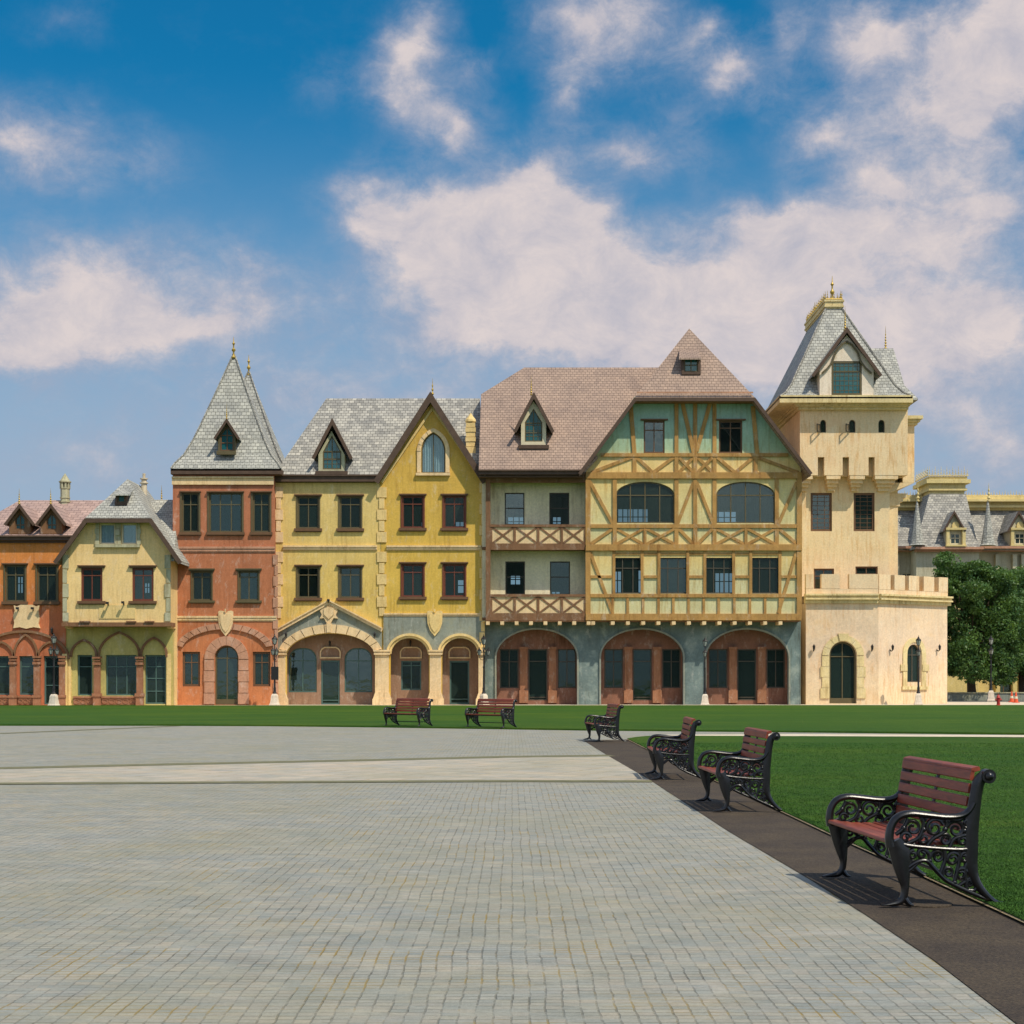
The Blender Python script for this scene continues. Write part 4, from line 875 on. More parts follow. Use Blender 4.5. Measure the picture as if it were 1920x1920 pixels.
# blue-grey pediment panel stands a little proud of the yellow wall
pe = MB(); pe.holed(plD, [(521, 1222), (521, 1184), (617, 1131), (716, 1181), (716, 1222), (706, 1222)] + arcpts(620, 1224, 86, 44, 0, 180, 28) + [(534, 1222)], [], -.05, -.004); pe.build('pediment_panel', M['blue_grey'], hD)
pm = MB(); pm.ribbon(plD, [(520, 1184), (617, 1130), (717, 1182)], 6, -.26, .01); pm.ribbon(plD, [(520, 1180), (617, 1126), (717, 1178)], 2.2, -.34, -.02); pm.build('pediment_moulding', M['stone'], hD)
box_shell(hD, 518, 712, dD, dD + 9, zat(915, dD), (5.1, 9.5), [(688, 976, 697, 994), (610, 1110, 614, 1122)], M['yellow'])
stone_arch(hD, plD, 620, 1232, 99, 61, 84, 45, 13, -.22, .01, M['stone'])
plDr = Plane(dD + .9); ho = []
window(hD, plDr, 'round', 541, 1215, 594, 1298, ys=1236, cols=2, trans=(1239,), frame=M['frame_teal'], holes=ho, pane=M['glass_dark'], fw=2.6)
window(hD, plDr, 'round', 646, 1215, 698, 1298, ys=1236, cols=2, trans=(1239,), frame=M['frame_teal'], holes=ho, pane=M['glass_dark'], fw=2.6)
window(hD, plDr, 'rect', 602, 1238, 637, 1321, cols=1, trans=(1313,), frame=M['frame_teal'], holes=ho, pane=M['glass_dark'], name='door')
mb = MB(); mb.holed(plDr, [(534, 1320.9), (706, 1320.9), (706, 1186), (534, 1186)], ho, 0, .2); mb.build('recessed_wall', M['mauve'], hD)
def transom_frame(root, pl, x0, x1, y0, y1):
    m = MB(); m.ribbon(pl, [(x0, y1), (x0, y0 + 8), (x0 + 3, y0 + 3), (x0 + 8, y0), (x1 - 8, y0), (x1 - 3, y0 + 3), (x1, y0 + 8), (x1, y1)], 2.4, -.1, .01); m.rect(pl, x0 - 1.2, y1 - 1, x1 + 1.2, y1 + 1.6, -.12, .012); return m.build('blank_sign_frame', M['stone'], root)
transom_frame(hD, plDr, 601, 638, 1214, 1233); sconce(hD, plDr, 619, 1206, .8)
def pier(root, pl, x0, x1, ytop, w=-.42, mat=None):
    m = MB(); yb = HY + EZ * F / pl.d + .3
    m.rect(pl, x0 + 1.5, ytop + 9, x1 - 1.5, 1298, w, .05); m.rect(pl, x0 - 1.5, ytop, x1 + 1.5, ytop + 3, w - .14, .05); m.rect(pl, x0, ytop + 3, x1, ytop + 5.5, w - .07, .05); m.rect(pl, x0 - .6, ytop + 5.5, x1 + .6, ytop + 9, w - .1, .05)
    m.prism(pl, [(x0 - 2.5, 1310), (x1 + 2.5, 1310), (x1 - 1.5, 1297.9), (x0 + 1.5, 1297.9)], w - .05, .05); m.rect(pl, x0 - 3.5, 1310, x1 + 3.5, yb, w - .1, .05)
    return m.build('pier', mat or M['stone'], root)
pier(hD, plD, 520, 537, 1219); pier(hD, plD, 703, 731, 1219)
ct = MB(); ct.prism(plD, [(604, 1136), (610, 1138), (617, 1133), (624, 1138), (631, 1136), (634, 1146), (630, 1153), (634, 1160), (626, 1159), (621, 1168), (617, 1170), (613, 1168), (608, 1159), (600, 1160), (604, 1153), (601, 1146)], -.2, -.02); ct.prism(plD, [(608, 1141), (617, 1138), (627, 1141), (627, 1152), (617, 1161), (608, 1152)], -.27, -.19); ct.prism(plD, [(613, 1169), (622, 1169), (621, 1186), (614, 1186)], -.3, -.02); ct.build('cartouche', M['stone'], hD)
flood(hD, plD, 617, 1126); sconce(hD, plD, 537, 1190, .8); sconce(hD, plD, 703, 1190, .8)
band(hD, plD, 531, 707, 1023, 1032, prot=.16)
quoins(hD, plD, 514, 531, 913, 1022, 21, M['stone'], 4); quoins(hD, plD, 514, 531, 1034, 1160, 21, M['stone'], 4)
quoins(hD, plD, 707, 725, 913, 1022, 21, M['stone_yellow'], 4); quoins(hD, plD, 707, 725, 1034, 1156, 21, M['stone_yellow'], 4)
rD = ridge_roof(hD, 513, 905, 890, dD - .3, 612, 900, 747, dD + 4.4, dD + 9.4, M['grey_tile'], fascia=13, cut=(709, dD + .4))
dd = dormer(hD, dD - .22, 597, 646, 884, 852, 808, 587, 659, 856, 786, 4.0, M['stone_grey'], M['grey_tile'],
       dict(kind='kite', x0=605, y0=816, x1=640, y1=880, ys=848, cols=2, trans=(846, 861), frame=M['frame_olive'], pane=M['glass_teal'], fw=2.4, leadx=4, leady=6), fascia=6)
ds = MB(); ds.rect(Plane(dD - .22), 592, 884, 652, 891, -.25, .1); ds.build('sill', M['dark_wood'], dd)

# ---- deep yellow gabled house
dE = 98.0; plE = plD
hE = root_at('house', 'deep yellow house with steep front gable and round-headed curtained window', 'house', 808, dE)
ho = []
for y0, y1 in ((930, 990), (1058, 1119)):
    for x0 in (754, 832): window(hE, plE, 'rect', x0, y0, x0 + 40, y1, cols=2, trans=(y0 + 15,), frame=M['frame_red'], holes=ho, sill=(6, 5), lintel=(6, 4), trim=M['frame_brown'], jamb=2.5)
window(hE, plE, 'point', 790, 811, 835, 887, ys=846, cols=2, frame=M['frame_olive'], holes=ho, fw=2.4, curtain=True)
dr_ = [(726, 1322)] + [(732, 1322)] + arcpts(768, 1228, 36, 34, 180, 0, 16) + [(804, 1322), (829, 1322)] + arcpts(863, 1228, 34, 34, 180, 0, 16) + [(897, 1322), (908, 1322)]
mb = MB(); mb.holed(plE, [(719.5, 1322)] + dr_[1:] + [(908, 1322), (908, 890), (899, 885), (811, 752), (712.6, 892), (712.6, 905)], ho, 0, .32); mb.build('wall', M['yellow_deep'], hE)
pe = MB(); pe.holed(plE, [(719, 1222), (719, 1156), (907, 1156), (907, 1222), (899, 1222)] + arcpts(863, 1224, 36, 34, 0, 180, 16) + arcpts(768, 1224, 37, 34, 0, 180, 16) + [(729, 1222)], [], -.05, -.004); pe.build('lower_panel', M['blue_grey'], hE)
band(hE, plE, 720, 902, 1150, 1157, prot=.14); band(hE, plE, 725, 902, 1023, 1032, prot=.16)
box_shell(hE, 713, 906, dE, dE + 9, zat(915, dE), (5.1, 9.5), [(790, 979, 804, 1000), (854, 979, 880, 1000), (796, 1092, 808, 1104), (858, 1088, 882, 1112)], M['yellow_deep'])
for cx, rx in ((768, 41), (863, 40)):
    a = MB(); a.ribbon(plE, arcpts(cx, 1226, rx, 36, 180, 0, 22), 4.5, -.3, .0); a.ribbon(plE, arcpts(cx, 1226, rx - 5, 31.5, 180, 0, 22), 4.2, -.2, .0); a.build('arch', M['stone_yellow'], hE)
pier(hE, plE, 805, 829, 1219); pier(hE, plE, 896, 908, 1219)
sw = MB(); o_ = shp('point', 782, 803, 843, 886, 846); i_ = shp('point', 789.5, 810.5, 835.5, 886, 846)
for i in range(0, len(o_) - 1): 
    sw.ring(plE, [o_[i], o_[i + 1]], [i_[i], i_[i + 1]], -.09 - .025 * (i % 2), .01, False)
sw.rect(plE, 780, 887, 844, 892, -.18, .01); sw.build('window_surround', M['stone'], hE)
plEr = Plane(dE + .9); ho = []
window(hE, plEr, 'rect', 752, 1239, 790, 1294, cols=2, trans=(1248,), frame=M['frame_teal'], holes=ho, pane=M['glass_dark'], fw=2.6)
window(hE, plEr, 'rect', 843, 1239, 880, 1320.5, cols=1, trans=(1311,), frame=M['frame_teal'], holes=ho, pane=M['glass_dark'], name='door')
mb = MB(); mb.holed(plEr, [(728, 1320.9), (902, 1320.9), (902, 1190), (728, 1190)], ho, 0, .2); mb.build('recessed_wall', M['mauve'], hE)
transom_frame(hE, plEr, 751, 790, 1214, 1233); transom_frame(hE, plEr, 842, 881, 1214, 1233); sconce(hE, plEr, 770, 1205, .8)
shield(hE, plE, 801, 830, 1145, 1193, M['stone_yellow'])
quoins(hE, plE, 899, 909, 905, 1215, 20, M['stone_yellow'], 3, -1)
rE = jerkin(hE, 705, 909, 896, 0, 0, None, 736, dE - .5, 0, dE + 5.2, M['grey_tile'], .2, fascia=11)
im = MB(); im.ribbon(plE, [(716, 905), (811, 766), (903, 899)], 4, -.1, .02); im.build('inner_moulding', M['stone_yellow'], hE)
finial(rE, 811, 706, 742, dE - .4, rb=3.4, beads=3)
ch = MB(); c = at(882.5, 847, dE + 1.3); k = (dE + 1.3) / F
for i in range(6): w = (9.5 - (i % 2)) * k; ch.box(c.x - w, c.x + w, c.y - w, c.y + w, c.z - 30 * k * (i == 0) + i * 9 * k, c.z + (i + 1) * 9 * k - .03)
ch.lathe(c.x, c.y, [(9 * k, 54 * k), (11 * k, 56 * k), (10 * k, 60 * k), (5 * k, 66 * k), (1 * k, 72 * k)], 8, R(22.5), c.z); ch.build('chimney', M['stone_yellow'], rE)

# ---- half-timbered house with balconies
dF = 97.4; plF = Plane(dF); dG0 = 98.5; plG = Plane(dG0)
hF = root_at('house', 'long half-timbered house with pink tiled roof, two balconies and three shopfront arches', 'house', 1200, dF)
C = lambda x, y: (880 + x / 2.594, 600 + y / 2.594)
ho = []
def cwin(x0, y0, x1, y1, **k):
    a = C(x0, y0); b = C(x1, y1)
    if 'ys' in k: k['ys'] = C(0, k['ys'])[1]
    k['trans'] = tuple(C(0, t)[1] for t in k.get('trans', ()))
    pl = k.pop('pl', plF); root = k.pop('root', hF); kind = k.pop('kind', 'rect')
    return window(root, pl, kind, a[0], a[1], b[0], b[1], **k)
cwin(848, 490, 950, 648, cols=2, trans=(535,), frame=M['frame_brown'], holes=ho, lintel=(6, 3))
cwin(1213, 490, 1328, 648, cols=2, trans=(525,), frame=M['frame_brown'], holes=ho, lintel=(6, 3))
for x0 in (712, 1201): cwin(x0, 786, x0 + 286, 988, kind='arch', ys=850, cols=4, trans=(852,), frame=M['frame_olive'], holes=ho, fw=2.4, bw=2.0, leady=0)
for x0 in (695, 915, 1138, 1361): cwin(x0, 1156, x0 + 152, 1331, cols=3, trans=(1207,), frame=M['frame_dark'], holes=ho, fw=2.4)
gw = [C(568, 1462), C(1612, 1462), C(1612, 706), C(1385, 372), C(805, 372), C(568, 706)]
mb = MB(); mb.holed(plF, gw, ho, 0, .3); mb.build('wall', M['infill'], hF)
tb = MB(); cnt = [0]
def beam(p, q, w=19, prot=.07):
    cnt[0] += 1; e = (cnt[0] * 7 % 23) * .0016
    P = C(*p); Q = C(*q); tb.ribbon(plF, [P, Q], w / 2.594, -prot - e, .012)
# posts
for x in (577, 1604): beam((x, 760), (x, 1460), 24, .1)
beam((707, 772), (707, 1092)); beam((1495, 772), (1495, 1092))
for x in (1007, 1098, 1192): beam((x, 395), (x, 1095), 19)
for x0, x1 in ((785, 803), (1378, 1400)): beam((x0, 420), (x1, 655), 20)
for x in (803, 1392): beam((x, 655), (x, 748))
beam((1035, 400), (1092, 650)); beam((1172, 400), (1105, 640))
# rails
beam((566, 757), (1614, 757), 30, .14); beam((640, 657), (1550, 657), 17, .09); beam((566, 1107), (1614, 1107), 30, .14); beam((590, 1003), (1592, 1003), 18, .1)
beam((590, 1341), (1592, 1341), 17, .1); beam((566, 1445), (1614, 1445), 32, .16); beam((700, 1137), (1520, 1137), 12, .05)
for a, b in ((590, 693), (850, 914), (1070, 1137), (1293, 1360), (1516, 1592)): beam((a, 1249), (b, 1249), 13, .06)
# small rail panels
def X(x0, x1, y0, y1, w=14): beam((x0, y0), (x1, y1), w, .055); beam((x0, y1), (x1, y0), w, .065)
X(1020, 1088, 670, 740); X(1110, 1182, 670, 740)
for seg in (((812, 668), (893, 742)), ((893, 742), (995, 668)), ((1205, 668), (1292, 742)), ((1292, 742), (1382, 668)), ((592, 742), (795, 666)), ((1405, 670), (1600, 742)),
            ((585, 785), (697, 992)), ((1090, 790), (1013, 992)), ((1106, 790), (1186, 992)), ((1592, 790), (1503, 992)),
            ((592, 1088), (700, 1014)), ((1016, 1014), (1090, 1090)), ((1108, 1090), (1184, 1014)), ((1503, 1014), (1592, 1088)),
            ((588, 1130), (697, 1425)), ((1590, 1130), (1503, 1425))): beam(seg[0], seg[1], 15, .06)
for a, b in ((715, 846), (862, 998), (1200, 1338), (1352, 1487)): X(a, b, 1016, 1090, 13)
for x in (854, 1345): beam((x, 1010), (x, 1095), 14)
for x in (703, 840, 922, 1062, 1145, 1285, 1368, 1510): beam((x, 1122), (x, 1345), 14, .06)
for x in (697, 770, 845, 920, 992, 1066, 1140, 1212, 1288, 1364, 1438, 1510): beam((x, 1345), (x, 1432), 12, .06)
tb.build('timber_frame', M['timber'], hF)
# balconies: posts, rails and panels in front of a recessed wall
plR = Plane(dF + 1.15); ho = []
for x0, y0, x1, y1, tr in ((172, 840, 268, 997, 915), (389, 840, 486, 997, 915), (175, 1174, 271, 1337, 1250), (392, 1174, 490, 1337, 1250)):
    cwin(x0, y0, x1, y1, pl=plR, cols=1, trans=(tr,), frame=M['frame_dark'], holes=ho, fw=2.2)
mb = MB(); mb.holed(plR, [C(60, 1460), C(572, 1460), C(572, 745), C(60, 745)], ho, 0, .25); mb.build('balcony_wall', M['balcony_wall'], hF)
for nm, yt, yb, dk, mt in (('balcony', 1003, 1092, 1118, 'timber_brown'), ('balcony', 1342, 1430, 1462, 'timber_brown')):
    m = MB(); e = 0
    m.rect(plF, *C(100, yt - 8), *C(564, yt + 4), -.1, .12); m.rect(plF, *C(100, yb - 4), *C(564, dk), -.06, .2)
    for i in range(5):
        x = 106 + i * 114.5; m.rect(plF, *C(x - 6, yt + 4), *C(x + 6, yb - 4), -.06, .07)
    for i in range(4):
        a = 112 + i * 114.5; b = a + 102.5
        m.ribbon(plF, [C(a, yt + 6), C(b, yb - 6)], 3.4, -.045, .03); m.ribbon(plF, [C(a, yb - 6), C(b, yt + 6)], 3.4, -.052, .03)
    o = m.build(nm, M[mt], hF)
    g = MB(); g.rect(plF, *C(104, yt + 5), *C(562, yb - 5), -.012, .065); g.build('panel', M['stone'], o)
    A_ = at(*C(62, dk), dF); B_ = at(*C(564, dk), dF); f = MB(); f.box(A_.x, B_.x, dF + .21, dF + 1.14, A_.z + .02, A_.z + .2); f.build('floor_slab', M['timber_brown'], o)
m = MB(); m.rect(plF, *C(80, 745), *C(103, 1462), -.08, .3); m.rect(plF, *C(564.5, 745), *C(569, 1462), -.03, .3); m.rect(plF, *C(80, 745), *C(569, 790), .02, .25); m.build('post', M['timber_brown'], hF)
A_ = at(*C(62, 745), dF); B_ = at(*C(564, 1462), dF); m = MB(); m.box(A_.x + .26, A_.x + .4, dF + .31, dF + 1.12, B_.z, A_.z); m.build('balcony_end_wall', M['balcony_wall'], hF)
# joist ends below the jetty
js = MB()
for x in list(range(90, 540, 70)) + [580, 602] + list(range(697, 1560, 74)):
    a, b = C(x - 9, 1466); c_, d_ = C(x + 9, 1482); js = MB(); js.rect(plF, a, b, c_, d_, -.18, 1.05); js.build('joist', M['stone'], hF)
m = MB(); a = at(*C(78, 1463), dF); b = at(*C(1614, 1466), dF); m.box(a.x, b.x, dF - .05, dG0 + .02, b.z - .0, a.z - .005); m.build('jetty_soffit', M['timber_brown'], hF)
# ground floor with three arches
yb = HY + EZ * F / dG0
pts = [C(76, 0)[0], C(1612, 0)[0]]
outl = [(pts[0], yb)]; arcs = ((132, 524), (640, 1040), (1152, 1552))
for a, b in arcs:
    a_, b_ = C(a, 0)[0], C(b, 0)[0]; outl += [(a_, yb)] + arcpts((a_ + b_) / 2, C(0, 1640)[1], (b_ - a_) / 2, 52, 180, 0, 22) + [(b_, yb)]
outl += [(pts[1], yb), (pts[1], C(0, 1440)[1]), (pts[0], C(0, 1440)[1])]
mb = MB(); mb.holed(plG, outl, [], 0, .35); mb.build('ground_floor_wall', M['blue_wall'], hF)
am = MB()
for a, b in arcs:
    a_, b_ = C(a, 0)[0], C(b, 0)[0]; am.ribbon(plG, [(a_ - 1.5, yb)] + arcpts((a_ + b_) / 2, C(0, 1640)[1], (b_ - a_) / 2 + 1.5, 53.5, 180, 0, 22) + [(b_ + 1.5, yb)], 3.0, -.1, .01)
am.build('arch_moulding', M['blue_grey'], hF)
plGr = Plane(dG0 + 1.0); ho = []; pil = MB()
for k, (a, b) in enumerate(arcs):
    o_ = a - 132 + (0, 0, -4)[k]
    cwin(148 + o_, 1600, 240 + o_, 1790, pl=plGr, cols=2, trans=(1662,), frame=M['frame_dark'], holes=ho, pane=M['glass_dark'], fw=2.4)
    cwin(430 + o_, 1600, 520 + o_, 1790, pl=plGr, cols=2, trans=(1662,), frame=M['frame_dark'], holes=ho, pane=M['glass_dark'], fw=2.4)
    cwin(287 + o_, 1600, 380 + o_, 1850, pl=plGr, cols=1, trans=(1660, 1835), frame=M['frame_dark'], holes=ho, pane=M['glass_dark'], fw=2.4, name='door')
    for x in (247, 387):
        pil = MB(); pil.rect(plGr, *C(x + o_, 1602), *C(x + 35 + o_, 1800), -.16, .01); pil.rect(plGr, *C(x - 4 + o_, 1590), *C(x + 39 + o_, 1602), -.24, .01); pil.rect(plGr, *C(x - 4 + o_, 1800), *C(x + 39 + o_, 1862), -.24, .01); pil.build('pilaster', M['terracotta'], hF)
mb = MB(); ybr = HY + EZ * F / (dG0 + 1.0); mb.holed(plGr, [(C(80, 0)[0], ybr), (C(1606, 0)[0], ybr), (C(1606, 0)[0], 1170), (C(80, 0)[0], 1170)], ho, 0, .25); mb.build('shopfront_wall', M['maroon'], hF)
box_shell(hF, C(62, 0)[0], C(1611, 0)[0], dF, dF + 10.5, zat(890, dF), (5.4, 9.9), [(952, 970, 984, 990), (1036, 970, 1052, 990), (957, 1080, 976, 1096), (1034, 1110, 1050, 1120), (1158, 955, 1215, 990), (1335, 960, 1380, 985), (1196, 1070, 1208, 1112), (1150, 1072, 1165, 1112), (1340, 1075, 1375, 1112)], M['balcony_wall'], (1.1, zat(1165, dF)))
# roofs
rF = jerkin(hF, C(536, 0)[0], C(1662, 0)[0], C(0, 738)[1], C(806, 0)[0], C(1386, 0)[0], C(0, 374)[1], 616, dF - 1.0, dF + 2.3, dF + 11.5, M['pink_tile'], .25, fascia=6.5)
sf = MB(); a = at(*C(806, 368), dF - 1.0); b = at(*C(1386, 368), dF - 1.0); sf.box(a.x, b.x, dF - .9, dF + .0, a.z - .32, a.z - .24); sf.build('soffit', M['timber_brown'], rF)
gt = MB(); gt.rect(Plane(dF - 1.05), *C(815, 349), *C(1380, 357), -.05, .0); gt.build('snow_rail', M['stone_pink'], rF)
rF2 = ridge_roof(hF, C(46, 0)[0], C(560, 0)[0], C(0, 728)[1], dF - .8, 983, 1275, 689, dF + 5.3, dF + 11.4, M['pink_tile'], fascia=9, lverge=(902, 739))
dd = dormer(rF2, dF + .45, 977, 1024, 838, 786, 752, 965, 1037, 806, 737, 3.6, M['frame_cream'], M['pink_tile'],
       dict(kind='kite', x0=984, y0=766, x1=1017, y1=828, ys=792, cols=2, trans=(793, 811), frame=M['frame_olive'], pane=M['glass_teal'], fw=2.2, leadx=4, leady=6), fascia=6)
ds = MB(); ds.rect(Plane(dF + .45), 972, 835, 1029, 842, -.22, .1); ds.build('sill', M['dark_wood'], dd)
finial(dd, 996, 700, 738, dF + .4, rb=2.6)
# shed dormer in the clipped gable
dsz = dF - .05; pd = Plane(dsz); ho = []
window(rF, pd, 'rect', 1283, 672, 1309, 697, cols=2, trans=(684,), frame=M['frame_olive'], pane=M['glass_teal'], fw=2.2, holes=ho, name='dormer_window')
mb = MB(); mb.holed(pd, [(1278, 702), (1314, 702), (1314, 669), (1278, 669)], ho, 0, .12); a = at(1278, 702, dsz + .12); b_ = at(1314, 670, dsz + .12); mb.box(a.x, a.x + .1, dsz + .13, dsz + 1.6, a.z, b_.z); mb.box(b_.x - .1, b_.x, dsz + .13, dsz + 1.6, a.z, b_.z); mb.build('dormer_wall', M['dark_wood'], rF)
a = at(1273, 671, dsz - .3); b_ = at(1315, 671, dsz - .3); u = at(1274, 652, dsz + 1.6); v = at(1308, 652, dsz + 1.6)
mb = MB(); mb.shell([[a, b_, v, u]], .1); mb.build('dormer_roof', M['pink_tile'], rF)
# ------------------------------------------------------------------ castle-like corner tower
K = lambda x, y: (1420 + x / 2.314, 510 + y / 2.3133)
dT = 101.0; plT = Plane(dT); dS = 102.0; plS = Plane(dS); dQ = 99.6; plQ = Plane(dQ)
hT = root_at('tower', 'cream castle tower with steep slate roof above a battlemented round-doored bastion', 'tower', 1600, dS)
# bastion: front face and a face that turns back to the right
B0 = at(1646.5, 1320, dQ); B1 = at(1776, 1320, dQ + 3.4); plN = Plane(p0=B0, p1=B1); Bl = at(1511, 1320, dQ)
ho = []
window(hT, plQ, 'arch', 1555, 1203, 1606, 1319, ys=1229, cols=2, trans=(1231,), frame=M['frame_olive'], pane=M['glass_dark'], fw=3.4, holes=ho, name='door', rec=.2, panel=1309)
mb = MB(); mb.holed(plQ, [(1511, 1321), (1646.5, 1321), (1646.5, 1130), (1511, 1130)], ho, 0, .45)
hn = []
window(hT, plN, 'arch', 1701, 1208, 1726.5, 1279, ys=1225, cols=2, trans=(1228,), frame=M['frame_dark'], pane=M['glass_dark'], fw=2, holes=hn, rec=.16)
mb.holed(plN, [(1646.8, 1321), (1776, 1319.3), (1776, 1133), (1646.8, 1131)], hn, 0, .45)
mb.box(B1.x - .45, B1.x, B1.y + .4, 112, 0, zat(1133, dQ + 3.4)); mb.box(Bl.x, Bl.x + .45, dQ + .46, dS, 0, zat(1131, dQ)); mb.box(Bl.x, B1.x, 111.6, 112, 0, 5.8)
mb.build('bastion_wall', M['castle'], hT)
# thick outlines of the cornice on both faces
co = MB()
for y0, y1, w in ((1113.5, 1117, .34), (1117, 1121.5, .22), (1121.5, 1124.5, .32), (1124.5, 1131, .14)):
    co.rect(plQ, 1509, y0, 1646, y1, -w, .3)
    z0_, z1_ = zat(y1, dQ), zat(y0, dQ); Ln = (B1 - B0).length
    co.prism_m(plN, [(-.05, z0_), (Ln + .2, z0_), (Ln + .2, z1_), (-.05, z1_)], -w, .3)
co.build('cornice', M['castle_trim'], hT)
mb = MB(); zt_ = zat(1113.5, dQ)
mb.add([(Bl.x, dQ + .3, zt_ - .1), (B0.x, dQ + .3, zt_ - .1), (B1.x - .2, B1.y + .3, zt_ - .1), (B1.x - .2, 111.5, zt_ - .1), (Bl.x, 111.5, zt_ - .1)], [(0, 1, 2, 3, 4)]); mb.build('terrace', M['castle'], hT)
pa = MB(); pa.rect(plQ, 1511, 1104, 1646.5, 1113.4, -.05, .4)
Ln = (B1 - B0).length; pa.prism_m(plN, [(0.02, zt_ + .001), (Ln, zt_ + .001), (Ln, zat(1105, dQ)), (0.02, zat(1105, dQ))], -.05, .4)
pa.box(B1.x - .4, B1.x + .05, B1.y + .42, 111.9, zt_, zat(1105, dQ)); pa.build('parapet', M['castle'], hT)
me_ = MB()
for a, b in ((1511, 1525), (1540, 1574.5), (1592, 1646.5)): me_ = MB(); me_.rect(plQ, a, 1076.5, b, 1103.7, -.06, .42); me_.build('merlon', M['castle'], hT)
Zt = zat(1076.5, dQ); Zb = zat(1104.7, dQ)
for a, b in ((1646.8, 1668.5), (1676, 1695.5), (1703, 1722), (1731, 1750.5), (1759, 1776)):
    p, q = plN.pt(a, 1100)[0], plN.pt(b, 1100)[0]; me_ = MB(); me_.prism_m(plN, [(p, Zb), (q, Zb), (q, Zt), (p, Zt)], -.06, .42); me_.build('merlon', M['castle'], hT)
y = B1.y + 1.4
while y < 111: me_ = MB(); me_.box(B1.x - .4, B1.x + .06, y, y + .9, Zb, Zt); y += 1.5; me_.build('merlon', M['castle'], hT)
stone_arch(hT, plQ, 1580.5, 1229, 39, 38, 26, 27, 7, -.07, .02, M['castle_trim'], 180, 0, 'door_arch')
for sd in (0, 1):
    q = MB()
    for i, y in enumerate((1230, 1250, 1270, 1290)):
        e = 3 if i % 2 else 0; q.rect(plQ, 1606.2 if sd else 1541 - e, y, 1620 + e if sd else 1554.8, min(y + 19.4, 1321), -.06 - .012 * (i % 2), .02)
    q.build('door_jamb', M['castle_trim'], hT)
q = MB(); q.prism(plQ, [(1574, 1201.8), (1588, 1201.8), (1591, 1188), (1571, 1188)], -.14, .02)
q.build('keystone', M['castle_trim'], hT)
ws = MB(); ws.ribbon(plN, [(1696, 1290), (1696, 1226)] + arcpts(1713.7, 1225, 17.5, 25, 180, 0, 12) + [(1731.5, 1226), (1731.5, 1290)], 8, -.06, .02); ws.rect(plN, 1690, 1287, 1738, 1293, -.12, .02); ws.rect(plN, 1687.5, 1246, 1699.5, 1258, -.1, .02); ws.rect(plN, 1728, 1246, 1740, 1258, -.1, .02); ws.build('window_surround', M['castle_trim'], hT)
for pl, x in ((plQ, 1525), (plQ, 1634), (plN, 1669), (plN, 1757)): sconce(hT, pl, x, 1214, 1.0)
# shaft
ho = []
for x0, x1 in ((1520, 1560), (1600.5, 1640)):
    window(hT, plS, 'rect', x0, 924, x1, 996, cols=1, frame=M['frame_brown'], pane=M['glass_dark'], holes=ho, fw=4.2, leady=9, leadx=3, rec=.1)
window(hT, plS, 'rect', 1526, 1066, 1564, 1106, cols=2, trans=(1080,), frame=M['frame_brown'], pane=M['glass_dark'], holes=ho, rec=.1)
window(hT, plS, 'rect', 1604, 1062, 1646, 1100, cols=2, trans=(1076,), frame=M['frame_brown'], pane=M['glass_dark'], holes=ho, rec=.1)
mb = MB(); mb.holed(plS, [(1504, 1130), (1668, 1130), (1668, 880), (1504, 880)], ho, 0, .4)
XL = at(1504, 0, dS).x; XR = at(1668, 0, dS).x; ZT = zat(880, dS)
mb.box(XL, XL + .4, dS + .41, 110.5, 0, ZT); mb.box(XR - .4, XR, dS + .41, 110.5, 0, ZT); mb.box(XL, XR, 110.51, 110.9, 0, ZT)
x2 = at(1683.5, 0, dS + 1).x; mb.box(XR + .002, x2, dS + 1.0, 109, 5.4, zat(900, dS + 1)); mb.build('shaft_wall', M['castle'], hT)
mb = MB()
for z in (5.2, 10.2): mb.box(XL + .42, XR - .42, dS + .42, 110.4, z, z + .2)
mb.build('floor_slab', M['inside'], hT)
# projecting top with slots and corbels
ho = []
AW = ((1538, 1549), (1592, 1604), (1647, 1659))
for i, (x0, x1) in enumerate(AW): window(hT, plT, 'arch', x0, 787, x1, 811, ys=794, cols=1, frame=M['frame_dark'], pane=M['glass_dark'], holes=ho, fw=1.6, rec=.12)
yb = 891; P = [(1500, yb)]
for a, b in ((1533.5, 1545.5), (1580, 1592), (1628.5, 1640)): P += [(a, yb), (a, 857), (b, 857), (b, yb)]
P += [(1702, yb), (1702, 768), (1500, 768)]
mb = MB(); mb.holed(plT, P, ho, 0, .4)
TL = at(1500, 0, dT).x; TR = at(1702, 0, dT).x; tz0 = zat(891, dT); tz1 = zat(760, dT)
mb.box(TL, TL + .4, dT + .41, 110.5, tz0, tz1); mb.box(TR - .4, TR, dT + .41, 109.6, tz0, tz1)
mb.build('upper_wall', M['castle'], hT)
mb = MB(); mb.rect(plT, 1504, 845, 1698, 891, .62, .95); mb.build('slot_back', M['castle'], hT)
mb = MB(); mb.box(TL + .41, TR - .41, dS - .02, 110, tz0 - .0, tz0 + .2); mb.box(XR, TR - .41, dS + .2, 109.5, tz0 - .02, tz0 + .18); mb.build('floor_slab', M['castle'], hT)
cb = MB()
for a, b in ((1496, 1524), (1550, 1576), (1594, 1622), (1641, 1684)):
    m_ = (a + b) / 2; h = (b - a) / 2; cb = MB()
    if a == 1496: a = 1500.5
    for j, (y0, y1, f, w) in enumerate(((891, 898, 1.0, 0.02), (898, 905, .82, .26), (905, 911, .66, .5), (911, 918, .5, .74))):
        x0_, x1_ = max(a, m_ - h * f), m_ + h * f; cb.rect(plT, x0_, y0 + .02, x1_, y1, w, 1.05)
    cb.build('corbel', M['castle'], hT)
